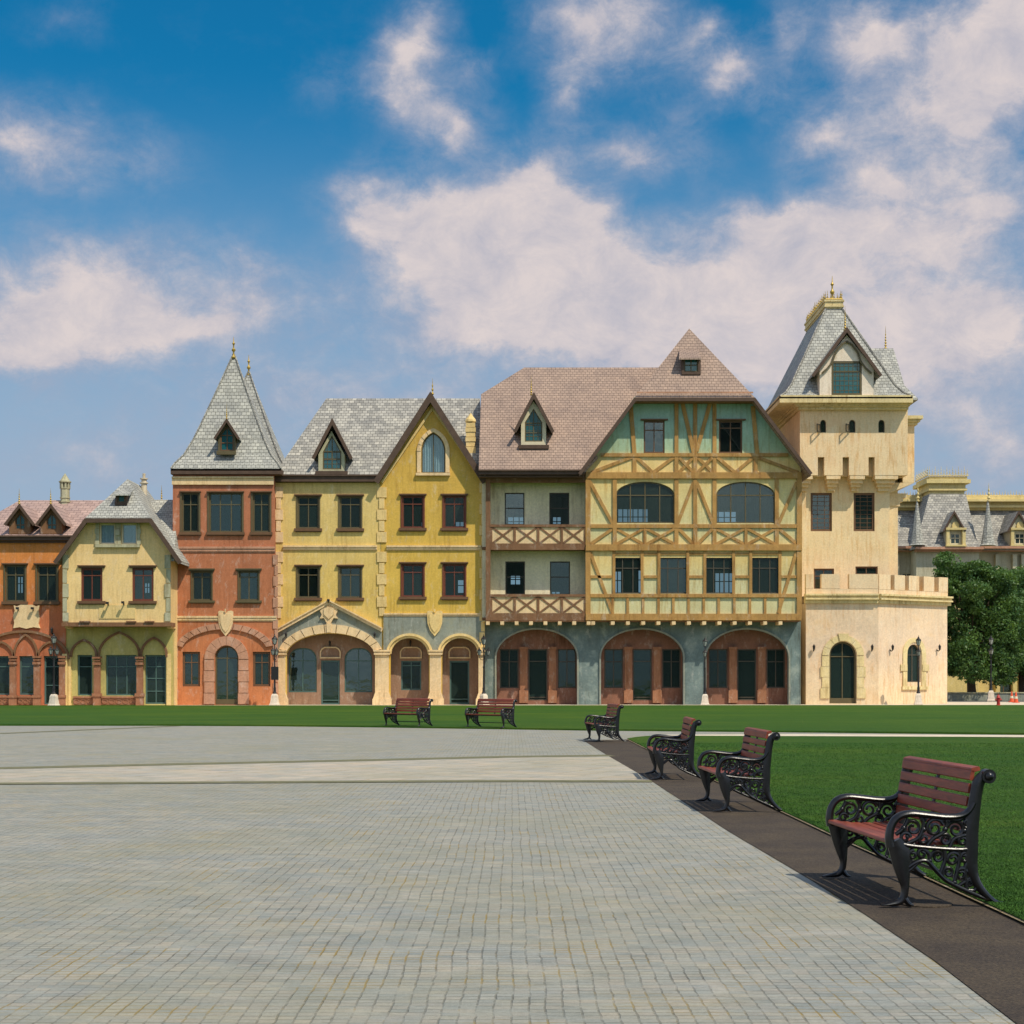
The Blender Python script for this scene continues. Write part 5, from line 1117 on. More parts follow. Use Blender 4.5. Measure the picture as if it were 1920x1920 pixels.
for i, (x0, x1) in enumerate(AW[:2]):   # casements swung open on their left
    s = MB(); a, z0_ = plT.pt(x0, 811); _, z1_ = plT.pt(x0, 796); c0 = plT.w(a, -.03, 0); c1 = c0 + Vector((-.30, -.34, 0)); u = (c1 - c0)
    for t0, t1, za, zb in ((0, 1, z0_, z0_ + .07), (0, 1, z1_ - .07, z1_), (0, .16, z0_, z1_), (.84, 1, z0_, z1_)):
        p = c0 + u * t0; q_ = c0 + u * t1; n_ = Vector((-u.y, u.x, 0)).normalized() * .05
        s.add([p + Vector((0, 0, za)), q_ + Vector((0, 0, za)), q_ + n_ + Vector((0, 0, za)), p + n_ + Vector((0, 0, za)), p + Vector((0, 0, zb)), q_ + Vector((0, 0, zb)), q_ + n_ + Vector((0, 0, zb)), p + n_ + Vector((0, 0, zb))], [(0, 1, 5, 4), (1, 2, 6, 5), (2, 3, 7, 6), (3, 0, 4, 7), (4, 5, 6, 7), (3, 2, 1, 0)])
    s.build('open_casement', M['frame_dark'], hT)
# side wing bracketed out on the right
sw = MB(); a = at(1702, 0, dT).x; b = at(1714.5, 0, dT + 1.3).x; d_ = dT + 1.3
sw.box(TR + .002, b, d_, 108.5, zat(905, d_), zat(790, d_)); 
sw.add([(XR, d_ + .01, zat(925, d_)), (b, d_ + .01, zat(905, d_) - .002), (b, 108.4, zat(905, d_) - .002), (XR, 108.4, zat(925, d_)), (XR, d_ + .01, zat(905, d_) - .002), (XR, 108.4, zat(905, d_) - .002)], [(0, 1, 2, 3), (0, 4, 1), (3, 2, 5), (4, 5, 2, 1)])
x2 = at(1696, 0, dS + 1).x
for j, (y0, y1, xx) in enumerate(((925, 933, 1700), (933, 941, 1693), (941, 949, 1687))): sw.box(XR + .003, at(xx, 0, dS + 1).x, dS + .98 - j * .02, 108.3, zat(y1, dS + 1), zat(y0, dS + 1) - .003)
sw.build('side_wing', M['castle'], hT)
sc_ = MB()
for j, (y0, y1, e) in enumerate(((781, 787, .45), (787, 792, .3), (792, 797, .16))): sc_.box(TR + .004, b + e, d_ - e, 108.6 + e, zat(y1, d_), zat(y0, d_))
sc_.build('side_cornice', M['castle_trim'], hT)
# main cornice
cn = MB(); xl, xr = at(1462, 0, dT - .5).x, at(1712, 0, dT - .5).x
for y0, y1, l, r, f in ((743, 757, 1462, 1712, .9), (757, 760, 1490, 1708, .62), (760, 763, 1493, 1706, .5), (763, 768.5, 1497, 1703.5, .3)):
    a = at(l, 0, dT - f).x; b = at(r, 0, dT - f).x; cn.box(a, b, dT - f, 110.6 + f, zat(y1, dT - f * .5), zat(y0, dT - f * .5) - .004)
cn.build('cornice', M['castle_trim'], hT)
# steep truncated roof with a bell-cast foot
zb = zat(744, dT - .9); xL, xR = at(1462, 0, dT - .9).x, at(1711, 0, dT - .9).x; xm = (xL + xR) / 2
yF, yB = dT - .9, 111.4; yTf = dT + 2.9; yTb = yTf + 6.9; zT = zat(579, yTf); hx = .52
def lev(t, k):   # t height fraction, k run fraction
    x0 = xL + (xm - hx - xL) * k; x1 = xR + (xm + hx - xR) * k; y0 = yF + (yTf - yF) * k; y1 = yB + (yTb - yB) * k; z = zb + (zT - zb) * t
    return [Vector((x0, y0, z)), Vector((x1, y0, z)), Vector((x1, y1, z)), Vector((x0, y1, z))]
LV = [lev(*q) for q in ((0, 0), (.05, .12), (.14, .24), (.3, .38), (1, 1))]
polys = []
for A, B in zip(LV, LV[1:]):
    for i in range(4): j = (i + 1) % 4; polys.append([A[i], A[j], B[j], B[i]])
polys.append(LV[-1])
mb = MB(); mb.shell(polys, .1); rT = mb.build('roof', M['silver_tile'], hT)
hp = MB()
for i in (0, 1): hp.sweep([l[i] + Vector((0, 0, .03)) for l in LV], .07, 5)
hp.build('hip_tiles', M['grey_tile'], rT)
pf = MB(); e = .0
for z0_, z1_, g in ((0, .1, .05), (.1, .2, .12), (.2, .45, .07), (.45, .57, .13)): pf.box(xm - hx - g, xm + hx + g, yTf - g, yTb + g, zT + z0_ + .002, zT + z1_)
pf.build('roof_platform', M['castle_trim'], rT)
cr = MB()
def crest(mb, p, q, n, h, t=.035):
    p = Vector(p); q = Vector(q); d = (q - p); u = d.normalized(); nn = Vector((-u.y, u.x, 0)) * t
    mb.sweep([p + Vector((0, 0, .06)), q + Vector((0, 0, .06))], .045, 5)
    for i in range(n):
        c = p + d * (i + .5) / n; k = h * (1 if i % 2 == 0 else .72); w = d.length / n * .34
        mb.sweep([c, c + Vector((0, 0, k))], [.03, .012], 5)
        mb.ball(c + Vector((0, 0, k * .62)), w * .5, 6, 4); 
        mb.sweep([c - u * w + Vector((0, 0, k * .2)), c + Vector((0, 0, k * .45)), c + u * w + Vector((0, 0, k * .2))], .022, 5)
zc = zT + .57; a0 = (xm - hx - .02, yTf - .02, zc); a1 = (xm + hx + .02, yTf - .02, zc); a2 = (xm + hx + .02, yTb + .02, zc); a3 = (xm - hx - .02, yTb + .02, zc)
crest(cr, a0, a1, 5, .6); crest(cr, a0, a3, 24, .6); crest(cr, a1, a2, 24, .6); crest(cr, a3, a2, 5, .6); cr.build('ridge_cresting', M['gilt'], rT)
fin3(rT, xm - .05, yTf + .3, zc - .1, 1.75, .13); fin3(rT, xm - .1, yTb - .9, zc - .1, 1.4, .13)
# lower hipped wing roof behind, on the right
wr = MB(); y0_ = dT + 2.4; zr = zat(655, y0_ + 1.2); ax = at(1622, 0, y0_ + 1.2).x; bx = at(1673, 0, y0_ + 1.2).x
k0 = at(1560, 0, y0_).x; k1 = at(1702, 0, y0_).x; yy0, yy1 = dT - .2, 110
mid = [Vector((k0, yy0 + .9, zb + .9)), Vector((at(1684, 0, y0_).x, yy0 + .9, zb + 1.0)), Vector((at(1684, 0, y0_).x, yy1, zb + 1.0)), Vector((k0, yy1, zb + .9))]
bot = [Vector((k0, yy0, zb + .02)), Vector((k1, yy0, zb + .02)), Vector((k1, yy1 + .4, zb + .02)), Vector((k0, yy1 + .4, zb + .02))]
top = [Vector((ax, y0_ + .9, zr)), Vector((bx, y0_ + .9, zr)), Vector((bx, yy1 - 2, zr)), Vector((ax, yy1 - 2, zr))]
polys = []
for A, B in ((bot, mid), (mid, top)):
    for i in range(4): j = (i + 1) % 4; polys.append([A[i], A[j], B[j], B[i]])
polys.append(top); wr.shell(polys, .1); wr.build('wing_roof', M['silver_tile'], rT)
finial(rT, 1660.5, 608, 657, y0_ + 1.3, rb=3.4, beads=6)
# big dormer
gd = dT - .8; dd = dormer(rT, gd, 1537, 1638, 742, 690, 628, 1524, 1652, 701, 614, 5.0, M['dormer_white'], M['silver_tile'],
    dict(kind='rect', x0=1559, y0=677, x1=1616, y1=741, cols=1, trans=(697,), frame=M['frame_olive'], pane=M['glass_teal'], fw=4, leadx=7, leady=7, rec=.02), fascia=6, t=.14)
sl = MB(); p_ = Plane(gd - .12); sl.ribbon(p_, [(1541, 700), (1552, 690), (1561, 678), (1567, 660), (1578, 646), (1587.5, 640), (1597, 646), (1608, 660), (1614, 678), (1623, 690), (1634, 700)], 3.2, -.04, .05); sl.build('scalloped_bargeboard', M['frame_olive'], dd)
finial(dd, 1584.5, 570, 618, gd - .1, rb=3.4, beads=6)

# ------------------------------------------------------------------ distant palace on the right
dP = 146.0; plP = Plane(dP)
hP = root_at('palace', 'distant cream palace with grey mansard roof, gilded cornice and slim spires behind the tree', 'palace', 1800, dP, None)
ho = []
for i in range(9):
    x = 1700 + i * 48
    window(hP, plP, 'rect', x - 9, 1075, x + 9, 1125, cols=2, trans=(1092,), frame=M['frame_cream'], pane=M['glass_dark'], holes=ho, fw=1.5, bw=1.2)
    window(hP, plP, 'arch', x - 11, 1165, x + 11, 1228, ys=1178, cols=2, trans=(1180,), frame=M['frame_cream'], pane=M['glass_dark'], holes=ho, fw=1.5, bw=1.2)
for x in (1712, 1768, 1882, 1938, 1990): window(hP, plP, 'arch', x - 14, 1255, x + 14, 1306, ys=1265, cols=2, trans=(1268,), frame=M['frame_brown'], pane=M['glass_dark'], holes=ho, fw=1.5, bw=1.2)
yb = HY + EZ * F / dP
mb = MB(); mb.holed(plP, [(1640, yb), (2120, yb), (2120, 1034), (1640, 1034)], ho, 0, .4); mb.box(at(1640, 0, dP).x, at(1640, 0, dP).x + .4, dP + .41, dP + 16, 0, zat(1034, dP)); mb.box(at(2120, 0, dP).x - .4, at(2120, 0, dP).x, dP + .41, dP + 16, 0, zat(1034, dP)); mb.box(at(1640, 0, dP).x, at(2120, 0, dP).x, dP + 16.01, dP + 16.4, 0, zat(1034, dP)); mb.build('wall', M['palace_wall'], hP)
pv = MB()
for x in (1680, 1724, 1743, 1795, 1820, 1868, 1900, 1916, 1960): pv.rect(plP, x - 4, 1040, x + 4, yb, -.5, .02)
pv.rect(plP, 1640, 1142, 2120, 1150, -.7, .02); pv.rect(plP, 1640, 1240, 2120, 1247, -.7, .02); pv.build('pilaster', M['palace_wall'], hP)
pe_ = MB(); pe_.rect(plP, 1636, 1026, 2124, 1030.5, -1.3, .5); pe_.rect(plP, 1636, 1030.5, 2124, 1035, -.9, .5); pe_.build('eaves', M['stone_pink'], hP)
A = at(1636, 1027, dP - 1); B = at(2124, 1027, dP - 1); z1 = zat(957, dP + 4)
mr = MB(); mr.shell([[A, B, Vector((B.x - 1, dP + .8, A.z + .8)), Vector((A.x + 1, dP + .8, A.z + .8))], [Vector((A.x + 1, dP + .8, A.z + .8)), Vector((B.x - 1, dP + .8, A.z + .8)), Vector((B.x - 3, dP + 3.6, z1)), Vector((A.x + 3, dP + 3.6, z1))], [Vector((A.x + 3, dP + 3.6, z1)), Vector((B.x - 3, dP + 3.6, z1)), Vector((B.x - 3, dP + 14, z1)), Vector((A.x + 3, dP + 14, z1))]], .2); rP = mr.build('roof', M['grey_tile'], hP)
gc = MB(); pg = Plane(dP + 3.4)
for y0, y1, w in ((931, 938, -.5), (938, 942, -.9), (942, 949, -.3), (949, 952.5, -.6), (952.5, 957, 0)): gc.rect(pg, 1636, y0 + .01, 2124, y1, w, 4)
gc.build('gilded_cornice', M['palace_gold'], rP)
gc = MB(); crest(gc, pg.w(*((at(1640, 0, pg.d).x), -.3, zat(931, pg.d))), pg.w(at(2110, 0, pg.d).x, -.3, zat(931, pg.d)), 90, .55); gc.build('ridge_cresting', M['palace_gold'], rP)
# pavilion
dV = dP - 2.2; plV = Plane(dV)
a = at(1714, 1027, dV - .6); b = at(1840, 1027, dV - .6); zt = zat(926, dV + 2.6); a1 = at(1743, 0, dV + 2.6).x; b1 = at(1811, 0, dV + 2.6).x; D1 = dV + 9
mb = MB(); L0 = [Vector((a.x, dV - .6, a.z)), Vector((b.x, dV - .6, a.z)), Vector((b.x, D1, a.z)), Vector((a.x, D1, a.z))]
k0, k1 = at(1722, 0, dV).x, at(1832, 0, dV).x
L1 = [Vector((k0, dV + .3, a.z + .9)), Vector((k1, dV + .3, a.z + .9)), Vector((k1, D1, a.z + .9)), Vector((k0, D1, a.z + .9))]; L2 = [Vector((a1, dV + 2.6, zt)), Vector((b1, dV + 2.6, zt)), Vector((b1, D1 - 2, zt)), Vector((a1, D1 - 2, zt))]
polys = []
for A_, B_ in ((L0, L1), (L1, L2)):
    for i in range(4): j = (i + 1) % 4; polys.append([A_[i], A_[j], B_[j], B_[i]])
mb.shell(polys, .15); mb.build('pavilion_roof', M['grey_tile'], rP)
pc = MB()
for z0_, z1_, g in ((-.1, .3, -.1), (.3, .5, .1), (.5, .95, -.02), (.95, 1.3, .35), (1.3, 1.6, .1)): pc.box(a1 - g, b1 + g, dV + 2.6 - g, D1 - 2 + g, zt + z0_, zt + z1_ - .004)
pc.build('pavilion_cornice', M['palace_gold'], rP)
pc = MB(); crest(pc, (a1 - .2, dV + 2.4, zt + 1.6), (b1 + .2, dV + 2.4, zt + 1.6), 14, .9); crest(pc, (a1 - .2, dV + 2.4, zt + 1.6), (a1 - .2, D1 - 2, zt + 1.6), 12, .9); pc.build('ridge_cresting', M['palace_gold'], rP)
mb = MB(); mb.box(at(1718, 0, dV).x, at(1836, 0, dV).x, dV, dP - .02, 0, a.z - .01); mb.build('pavilion_wall', M['palace_wall'], hP)
mb = MB(); mb.rect(plV, 1713, 1026.5, 1841, 1031, -.8, .4); mb.rect(plV, 1716, 1031, 1838, 1035, -.4, .4); mb.build('eaves', M['stone_pink'], hP)
for xc in (1791, 1912):
    dz = dV - .5 if xc == 1791 else dP - .9
    dm_ = dormer(rP, dz, xc - 17, xc + 17, 1023, 993, 962, xc - 22, xc + 19, 994, 958, 4, M['palace_wall'], M['grey_tile'],
        dict(kind='rect', x0=xc - 9, y0=1000, x1=xc + 9, y1=1020, cols=2, trans=(1009,), frame=M['frame_cream'], pane=M['glass_dark'], fw=1.5, bw=1.3, rec=.03), fascia=3)
    tr = MB(); pd = Plane(dz); tr.rect(pd, xc - 18, 993, xc - 12, 1024, -.3, .02); tr.rect(pd, xc + 12, 993, xc + 18, 1024, -.3, .02); tr.rect(pd, xc - 19, 990, xc + 19, 994, -.4, .0); tr.rect(pd, xc - 19, 1022, xc + 19, 1025, -.4, .0); tr.prism(pd, arcpts(xc, 986, 6.5, 8, 0, 360, 16)[:-1], -.15, .02); tr.build('dormer_trim', M['palace_gold'], dm_)
for xc in (1721, 1854):
    c = at(xc, 1018, dV - .6); k = dV / F
    s = MB(); s.lathe(c.x, c.y + .3, [(16 * k, 0), (12.5 * k, 3 * k), (10.5 * k, 14 * k), (7 * k, 38 * k), (4 * k, 62 * k), (1.6 * k, 82 * k)], 8, R(22.5), c.z - .2); s.build('spire', M['silver_tile'], rP)
    finial(rP, xc, 903, 938, dV - .3, rb=4.2, beads=3, mat=M['palace_gold'])
# ------------------------------------------------------------------ street lamps
def make_lamp(label, sign=False):
    t = thing('street_lamp', label, 'street lamp', (0, 0, 0), 0, 'black street lamps along the pavement'); t.rotation_euler = (0, 0, 1e-5); OFF[t.name] = Vector((0, 0, 0))
    b = MB(); b.lathe(0, 0, [(.36, 0), (.36, .08), (.31, .12), (.25, .42), (.24, .56), (.19, .66), (.12, .7)], 4, R(45)); b.build('base', M['white_base'], t)
    p = MB(); p.lathe(0, 0, [(.10, .69), (.12, .74), (.09, .8), (.075, .95), (.085, 1.0), (.06, 1.1), (.045, 2.2), (.06, 2.24), (.06, 2.3), (.04, 2.34), (.036, 3.2), (.06, 3.24), (.05, 3.3), (.03, 3.34), (.03, 3.62)], 12); p.build('post', M['iron_matt'], t, smooth=True)
    a = MB()
    for s in (-1, 1):
        a.sweep([(0, 0, 2.75), (s * .12, 0, 2.70), (s * .26, 0, 2.76), (s * .34, 0, 2.9), (s * .34, 0, 2.98)], .018, 6)
        a.sweep([(0, 0, 2.98), (s * .1, 0, 2.9), (s * .2, 0, 2.88), (s * .26, 0, 2.96), (s * .2, 0, 3.0)], .013, 6)
    a.build('arm', M['iron_matt'], t, smooth=True)
    for x, z in ((0, 3.6), (-.34, 2.97), (.34, 2.97)):
        k = 1.0 if x == 0 else .8
        l = MB(); l.lathe(x, 0, [(.03, 0), (.09 * k, .03 * k), (.09 * k, .05 * k)], 6, 0, z); l.lathe(x, 0, [(.17 * k, .34 * k), (.19 * k, .36 * k), (.10 * k, .46 * k), (.05 * k, .49 * k), (.06 * k, .52 * k), (.02, .58 * k), (.004, .66 * k)], 6, 0, z)
        for i in range(6):
            c, s_ = math.cos(R(60 * i)), math.sin(R(60 * i)); l.sweep([(x + c * .09 * k, s_ * .09 * k, z + .04 * k), (x + c * .165 * k, s_ * .165 * k, z + .35 * k)], .011, 5)
        o = l.build('lantern', M['iron_matt'], t); g = MB(); g.lathe(x, 0, [(.083 * k, .051 * k), (.155 * k, .338 * k)], 6, 0, z); g.build('lamp_glass', M['lamp_glass'], o)
    return t
LAMPS = [(101, 1324, 'black street lamp with white base in front of the orange house', 75, 1.0, 0), (515, 1322.8, 'black street lamp carrying a black notice board by the red tower house', 80, 1.0, 1), (907, 1322.6, 'black street lamp at the corner between the deep yellow house and the half-timbered house', 40, 1.0, 0),
         (1322, 1322.4, 'black street lamp in front of the blue pier under the half-timbered house', 80, .97, 0), (1722, 1321.4, 'black street lamp in front of the small arched window of the castle bastion', 80, 1.0, 0), (1858, 1315, 'black street lamp under the tree, the farthest one', 80, 1.12, 0)]
lamp0 = None
for px, py, lab, rz, s, sg in LAMPS:
    g = ground(px, py)
    if lamp0 is None: lamp0 = make_lamp(lab); lamp0.location = g; lamp0.rotation_euler = (0, 0, R(rz)); t = lamp0
    else: t = copy_tree(lamp0, g, R(rz), lab, (s, s, s))
    if sg:
        b = MB(); ca, sa = math.cos(-R(rz)), math.sin(-R(rz))
        def rot(x, y, z): return (x * ca - y * sa, x * sa + y * ca, z)
        for (x0, x1, y0, y1, z0, z1) in ((-.2, .24, -.12, -.08, 1.52, 2.3), (-.05, .05, -.08, .03, 1.7, 1.76), (-.05, .05, -.08, .03, 2.1, 2.16)):
            m = MB(); m.box(x0, x1, y0, y1, z0, z1); b.add([rot(*v) for v in m.v], m.f)
        b.build('notice_board', M['iron_matt'], t)

# ------------------------------------------------------------------ hydrant and cones
g = ground(1872, 1323.5); t = thing('fire_hydrant', 'small red fire hydrant at the far right edge of the lawn', 'fire hydrant', g)
m = MB(); m.lathe(g.x, g.y, [(.16, 0), (.16, .05), (.1, .07), (.095, .42), (.13, .44), (.13, .47), (.11, .5), (.07, .6), (.03, .64), (.03, .69)], 12, 0); m.build('body', M['hydrant_red'], t, smooth=True)
for s in (-1, 1):
    m = MB(); m.sweep([(g.x + s * .08, g.y, .36), (g.x + s * .19, g.y, .36)], .055, 10, up=Vector((0, 0, 1))); m.build('outlet', M['hydrant_red'], t, smooth=True)
def make_cone(g, lab):
    t = thing('traffic_cone', lab, 'traffic cone', g, 0, 'orange traffic cones beyond the lawn')
    m = MB(); m.box(g.x - .2, g.x + .2, g.y - .2, g.y + .2, 0, .04); m.build('base', M['cone_orange'], t)
    m = MB(); m.lathe(g.x, g.y, [(.15, .041), (.115, .26), (.075, .5), (.03, .74)], 14); m.build('body', M['cone_orange'], t, smooth=True)
    m = MB(); m.lathe(g.x, g.y, [(.12, .27), (.092, .42)], 14); m.build('reflective_band', M['chimney_white'], t); return t
c0 = make_cone(ground(1897, 1316.5), 'left orange traffic cone beside the palace road'); c1 = copy_tree(c0, ground(1905, 1317.5), 0, 'right orange traffic cone, nearest to the edge of the photo')

# ------------------------------------------------------------------ benches with cast iron ends
BL = 1.5
def spiral(cx, cz, r, a0, turns, y, shrink=.25, n=20):
    return [(cx + r * (1 - (1 - shrink) * i / n) * math.cos(R(a0) + turns * 2 * math.pi * i / n), y, cz + r * (1 - (1 - shrink) * i / n) * math.sin(R(a0) + turns * 2 * math.pi * i / n)) for i in range(n + 1)]
def bez(P, n=6):
    """smooth curve through points (Catmull-Rom)"""
    out = []; Q = [P[0]] + list(P) + [P[-1]]
    for i in range(1, len(Q) - 2):
        for k in range(n):
            t = k / n; a, b, c, d = Q[i - 1], Q[i], Q[i + 1], Q[i + 2]
            out.append(tuple(.5 * ((2 * b[j]) + (-a[j] + c[j]) * t + (2 * a[j] - 5 * b[j] + 4 * c[j] - d[j]) * t * t + (-a[j] + 3 * b[j] - 3 * c[j] + d[j]) * t ** 3) for j in range(len(b))))
    out.append(tuple(P[-1])); return out
def bar(mb, P, y, th, n=6):
    """P: (u, z, half width)"""
    c = bez(P, n); mb.sweep([(u, y, z) for u, z, r in c], [max(r, .003) for u, z, r in c], 10, th)
def make_bench(label):
    t = thing('park_bench', label, 'bench', (0, 0, 0), 0, 'wooden benches with cast iron ends around the plaza')
    o_ = Vector((.3, BL / 2, 0))   # origin at the bench's middle
    def B(mb, *a, **k): mb.v = [(x - .3, y - BL / 2, z) for x, y, z in mb.v]; return mb.build(*a, **k)
    for y in (0.0, BL):
        m = MB()
        bar(m, [(.535, .835, .034), (.492, .80, .040), (.472, .72, .040), (.454, .60, .044), (.442, .48, .046), (.440, .36, .045), (.442, .26, .040), (.462, .17, .032), (.52, .085, .024), (.60, .02, .018), (.68, .012, .010)], y, .026)
        m.sweep([(.545, y - .036, .83), (.545, y + .036, .83)], .046, 14, up=Vector((0, 0, 1)))
        m.ball((.545, y - .036, .83), .03, 10, 6); m.ball((.545, y + .036, .83), .03, 10, 6)
        side = B(m, 'side_frame', M['iron'], t, smooth=True)
        m = MB(); bar(m, [(.455, .66, .020), (.42, .605, .020), (.36, .575, .021), (.26, .572, .022), (.14, .585, .023), (.04, .592, .024), (-.035, .57, .025), (-.078, .515, .026), (-.092, .44, .028), (-.085, .38, .03)], y, .034); B(m, 'armrest', M['iron'], side, smooth=True)
        m = MB(); bar(m, [(-.06, .42, .055), (-.025, .345, .068), (-.012, .27, .060), (.0, .19, .042), (.01, .12, .026), (.0, .06, .024), (-.03, .028, .022), (-.09, .016, .014), (-.145, .010, .007)], y, .026)
        bar(m, [(.0, .06, .02), (.03, .02, .016), (.06, .008, .006)], y, .024); B(m, 'front_leg', M['iron'], side, smooth=True)
        m = MB(); q = .0140; th = .015
        bar(m, [(-.04, .40, .018), (.06, .385, .016), (.2, .372, .015), (.34, .362, .016), (.43, .36, .018)], y, .020)       # seat rail
        bar(m, [(.03, .25, .014), (.09, .285, .015), (.15, .29, .015), (.20, .24, .015), (.27, .17, .015), (.36, .12, .016), (.46, .075, .016), (.55, .04, .012)], y, .018)   # lower brace
        bar(m, [(.0, .20, .012), (.05, .24, .013), (.10, .285, .013)], y, .016)
        for cx, cz, r, a0, tr, sh in ((.06, .50, .055, 200, -1.3, .3), (.20, .50, .062, 20, 1.4, .28), (.34, .49, .058, 160, -1.35, .28), (.01, .44, .035, 0, 1.1, .4), (.13, .43, .035, 90, 1.2, .4), (.27, .425, .036, 120, -1.2, .4), (.385, .42, .035, 60, 1.2, .4), (.41, .53, .032, 210, 1.1, .4), (.27, .545, .022, 0, 1, .6), (.13, .555, .02, 0, 1, .6),
                                  (.12, .335, .036, 10, 1.2, .35), (.22, .315, .042, 180, -1.3, .3), (.32, .30, .046, 30, 1.3, .3), (.40, .31, .034, 90, 1.1, .4), (.29, .215, .035, 210, -1.2, .4), (.375, .205, .042, 20, 1.3, .3), (.43, .145, .026, 0, 1.1, .5), (.06, .33, .03, 80, 1.1, .4)):
            s_ = spiral(cx, cz, r, a0, tr, y, sh, 18); m.sweep(s_, [q * (1 - .35 * i / 18) for i in range(19)], 7, th); m.ball(s_[-1], .0125, 7, 5)
        for P in ([(-.05, .46), (.0, .50), (.03, .56)], [(.02, .40), (.10, .44), (.13, .52), (.11, .57)], [(.15, .38), (.19, .43), (.27, .48), (.28, .56)], [(.3, .37), (.33, .43), (.42, .46), (.44, .52)], [(.40, .58), (.36, .55), (.30, .555)],
                  [(.09, .38), (.16, .34), (.17, .29)], [(.26, .37), (.27, .30), (.24, .21)], [(.36, .36), (.36, .28), (.33, .15)], [(.43, .30), (.40, .24), (.41, .10)], [(.46, .2), (.42, .17), (.36, .13)], [(.48, .14), (.46, .1), (.42, .1)]):
            bar(m, [(u, z, q) for u, z in P], y, th, 5)
        for u, z in ((-.05, .405), (.065, .39), (.2, .375), (.335, .365), (.0, .5), (.13, .49), (.27, .49), (.395, .48), (.17, .29), (.31, .36), (.33, .15)): m.ball((u, y, z), .019, 8, 5)
        B(m, 'scrollwork', M['iron'], side, smooth=True)
    s = MB()
    for i in range(6):
        u = -.075 + i * .082; z = .418 - .018 * math.sin(math.pi * min(1, (i + .5) / 5.4)) - i * .003; slat(s, u, z, .034, .013, 0.0)
    B(s, 'seat', M['slat'], t)
    s = MB()
    for i in range(5):
        z = .50 + i * .083; u = .408 + .046 * ((z - .5) / .33) ** 1.15; slat(s, u, z, .013, .032, .14)
    slat(s, .478, .872, .028, .014, -.25)
    B(s, 'backrest', M['slat'], t)
    s = MB()
    s.sweep([(.425, BL / 2, .44), (.44, BL / 2, .62), (.468, BL / 2, .78), (.497, BL / 2, .865)], .012, 8, .02); s.sweep([(-.08, BL / 2, .398), (.1, BL / 2, .382), (.3, BL / 2, .376), (.41, BL / 2, .40), (.425, BL / 2, .44)], .012, 8, .02)
    s.sweep([(.43, 0, .10 + .05), (.43, BL, .15)], .012, 8, up=Vector((0, 0, 1))); s.sweep([(.06, 0, .375), (.06, BL, .375)], .010, 8, up=Vector((0, 0, 1)))
    B(s, 'support_strap', M['iron'], t, smooth=True)
    return t
def slat(mb, u, z, hu, hz, lean):
    e = .006; ca, sa = math.cos(lean), math.sin(lean)
    prof = [(-hu + e, -hz), (hu - e, -hz), (hu, -hz + e), (hu, hz - e), (hu - e, hz), (-hu + e, hz), (-hu, hz - e), (-hu, -hz + e)]
    P = []
    for y in (.022, BL - .022):
        for a, b in prof: P.append((u + a * ca + b * sa, y, z - a * sa + b * ca))
    mb.add(P, [tuple(range(8)), tuple(range(15, 7, -1))] + [(i, i + 8, (i + 1) % 8 + 8, (i + 1) % 8) for i in range(8)])
BENCH = [(1694, 1703, 3.2, 'nearest bench at the lower right, on the brown paving strip beside the lawn'), (1362, 1524, 1.2, 'second nearest bench along the brown strip, seen almost end on'), (1239, 1463.5, -1.5, 'third nearest bench on the strip, between the second and the small farthest end-on one'),
         (1123, 1392, 6, 'farthest of the four end-on benches, at the tip of the brown strip'), (944, 1366.5, 48, 'right one of two frontal benches at the far edge of the plaza'), (786, 1364, 48, 'left one of two frontal benches at the far edge of the plaza')]
b0 = None
for px, py, rot, lab in BENCH:
    g = ground(px, py); a = R(rot); o = Vector((.3, BL / 2, 0)); loc = g + Vector((o.x * math.cos(a) - o.y * math.sin(a), o.x * math.sin(a) + o.y * math.cos(a), 0.004)); loc.z = .012
    if b0 is None: b0 = make_bench(lab); b0.location = loc; b0.rotation_euler = (0, 0, a)
    else: copy_tree(b0, loc, a, lab)

# ------------------------------------------------------------------ trees
def leaf_mat():
    m, t, b = new_mat('tree_foliage'); n = noise_node(t, coords(t), .9, 4, .6); n2 = noise_node(t, coords(t), 7, 3, .6)
    col = mixc(t, maprange(t, n.outputs['Fac'], .35, .68), s2l((42, 76, 44)), s2l((104, 134, 60))); col = mixc(t, maprange(t, n2.outputs['Fac'], .4, .7, 0, .5), col, s2l((62, 100, 60)))
    t.links.new(col, b.inputs['Base Color']); b.inputs['Roughness'].default_value = .5
    out = [x for x in t.nodes if x.type == 'OUTPUT_MATERIAL'][0]; tl = nd(t, 'ShaderNodeBsdfTranslucent'); t.links.new(mixc(t, .5, col, s2l((130, 160, 50))), tl.inputs[0])
    mx = nd(t, 'ShaderNodeMixShader'); mx.inputs[0].default_value = .25; t.links.new(b.outputs[0], mx.inputs[1]); t.links.new(tl.outputs[0], mx.inputs[2]); t.links.new(mx.outputs[0], out.inputs[0]); return m
M['leaf'] = leaf_mat(); M['bark'] = plain('tree_bark', (80, 68, 54), .9, var=.3, scale=8, bmp=.4)
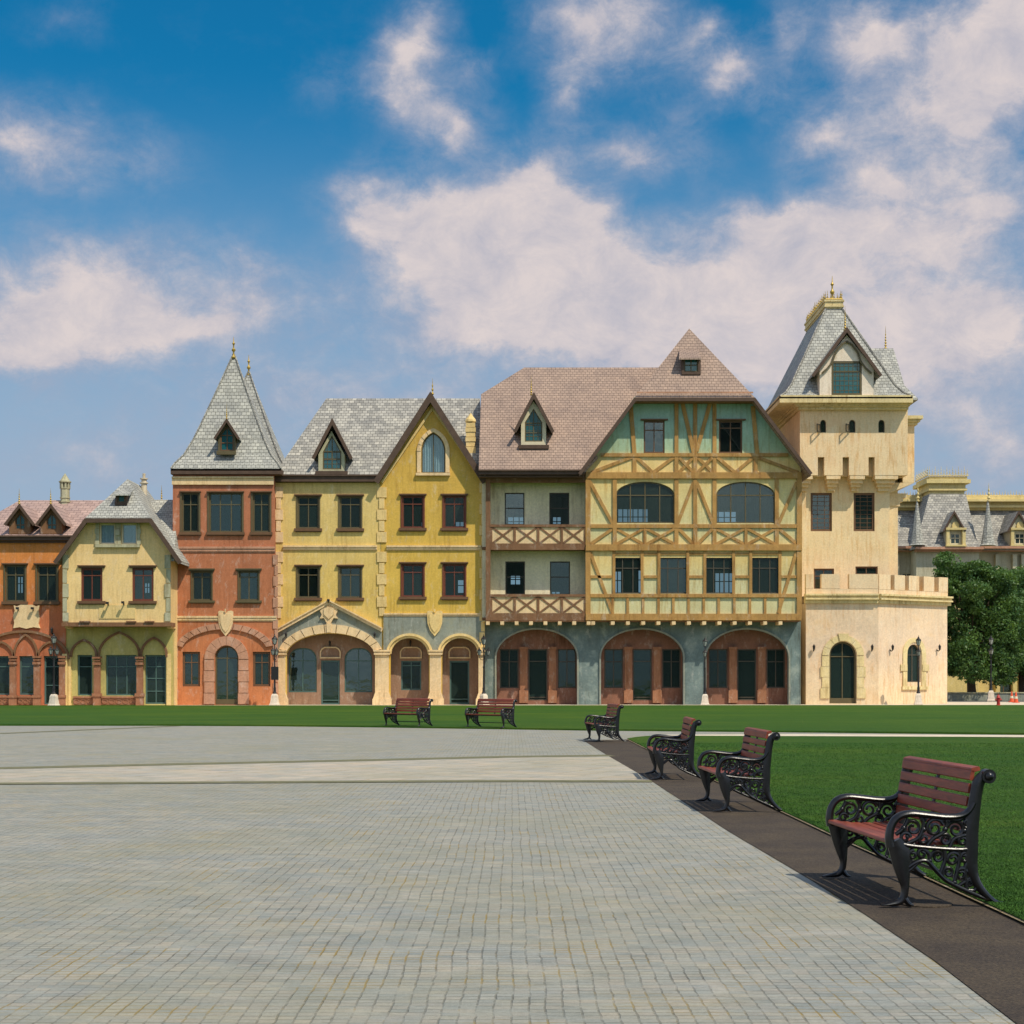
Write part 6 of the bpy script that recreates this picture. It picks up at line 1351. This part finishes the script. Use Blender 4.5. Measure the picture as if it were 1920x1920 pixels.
def tree(px, py, h, rx, lab, seed, nl=26000, low=2.2, trunk_r=.35):
    rr = random.Random(seed); g = ground(px, py); t = thing('tree', lab, 'tree', g, 0, 'leafy trees in front of the palace')
    nr = np.random.default_rng(seed)
    tr = MB(); top = Vector((g.x, g.y, low + 1.2)); tr.sweep([(g.x, g.y, -.1), (g.x + .02, g.y, .3), (g.x - .05, g.y, 1.4), top], [trunk_r * 1.4, trunk_r, trunk_r * .85, trunk_r * .7], 10)
    lobes = []
    n = 60
    for i in range(n):
        z = low + .5 + (h - low - 1.2) * ((i + .5) / n); f = (z - low) / (h - low); r = rx * (math.sin(math.pi * (.16 + .74 * f)) ** .7); a = i * 2.4 + rr.uniform(-.4, .4); d = r * rr.uniform(.45, .86)
        lobes.append((Vector((g.x + math.cos(a) * d, g.y + math.sin(a) * d * .9, z + rr.uniform(-.4, .4))), rr.uniform(.8, 1.55)))
        if i % 2 == 0:
            c = lobes[-1][0]; mid = top.lerp(c, .5) + Vector((0, 0, .4)); tr.sweep([top - Vector((0, 0, rr.uniform(.1, .8))), mid, c], [trunk_r * .38, trunk_r * .2, .03], 6)
    tr.build('trunk', M['bark'], t, smooth=True)
    V = []; per = nl // n
    C_ = []; S_ = []
    for c, r in lobes:
        v = nr.normal(size=(per, 3)); v /= np.linalg.norm(v, axis=1)[:, None]; rad = r * (nr.random(per) ** .45)[:, None]
        C_.append(np.array(c) + v * rad * np.array([1.15, 1.1, .72])); S_.append(nr.uniform(.05, .13, per))
    Cn = np.concatenate(C_); S = np.concatenate(S_)
    keep = np.array([noise.noise(Vector((x * .8, y * .8, z * .9))) > -.22 for x, y, z in Cn]); Cn = Cn[keep]; S = S[keep]; k = len(Cn)
    u = nr.normal(size=(k, 3)); u /= np.linalg.norm(u, axis=1)[:, None]; w = nr.normal(size=(k, 3)); w[:, 2] *= .6; v = np.cross(u, w); v /= np.linalg.norm(v, axis=1)[:, None]
    u *= S[:, None] * 1.3; v *= S[:, None] * .62
    P = np.stack([Cn - u, Cn + v, Cn + u, Cn - v], 1).reshape(-1, 3) - np.array(g)
    me = bpy.data.meshes.new('crown'); me.vertices.add(len(P)); me.vertices.foreach_set('co', P.astype('f').ravel()); me.loops.add(len(P)); me.loops.foreach_set('vertex_index', np.arange(len(P), dtype='i'))
    me.polygons.add(k); me.polygons.foreach_set('loop_start', np.arange(0, 4 * k, 4, dtype='i')); me.polygons.foreach_set('loop_total', np.full(k, 4, 'i')); me.update(); me.materials.append(M['leaf'])
    o = bpy.data.objects.new('crown', me); COL.objects.link(o); o.parent = t; return t
tree(1822, 1313.5, 10.9, 4.1, 'leafy green tree with dark trunk right beside the castle bastion', 3, 90000, 1.4)
tree(1918, 1311.5, 10.4, 4.0, 'leafy green tree cut off by the right edge of the photo', 11, 76000, 1.4)
tree(2040, 1311, 11, 4.2, 'leafy green tree farthest to the right, mostly outside the photo', 17, 12000, 2.2)

# low grey wall along the palace road
g0 = at(1777, 1300, 118); g1 = at(2080, 1300, 118)
t = thing('low_wall', 'low grey wall along the road in front of the palace', 'wall', (g0.x, 118, 0)); m = MB(); m.box(g0.x, g1.x, 118, 118.35, 0, .55); m.build('wall_body', M['blue_grey'], t); m = MB(); m.box(g0.x - .05, g1.x + .05, 117.94, 118.41, .551, .63); m.build('coping', M['stone_grey'], t)
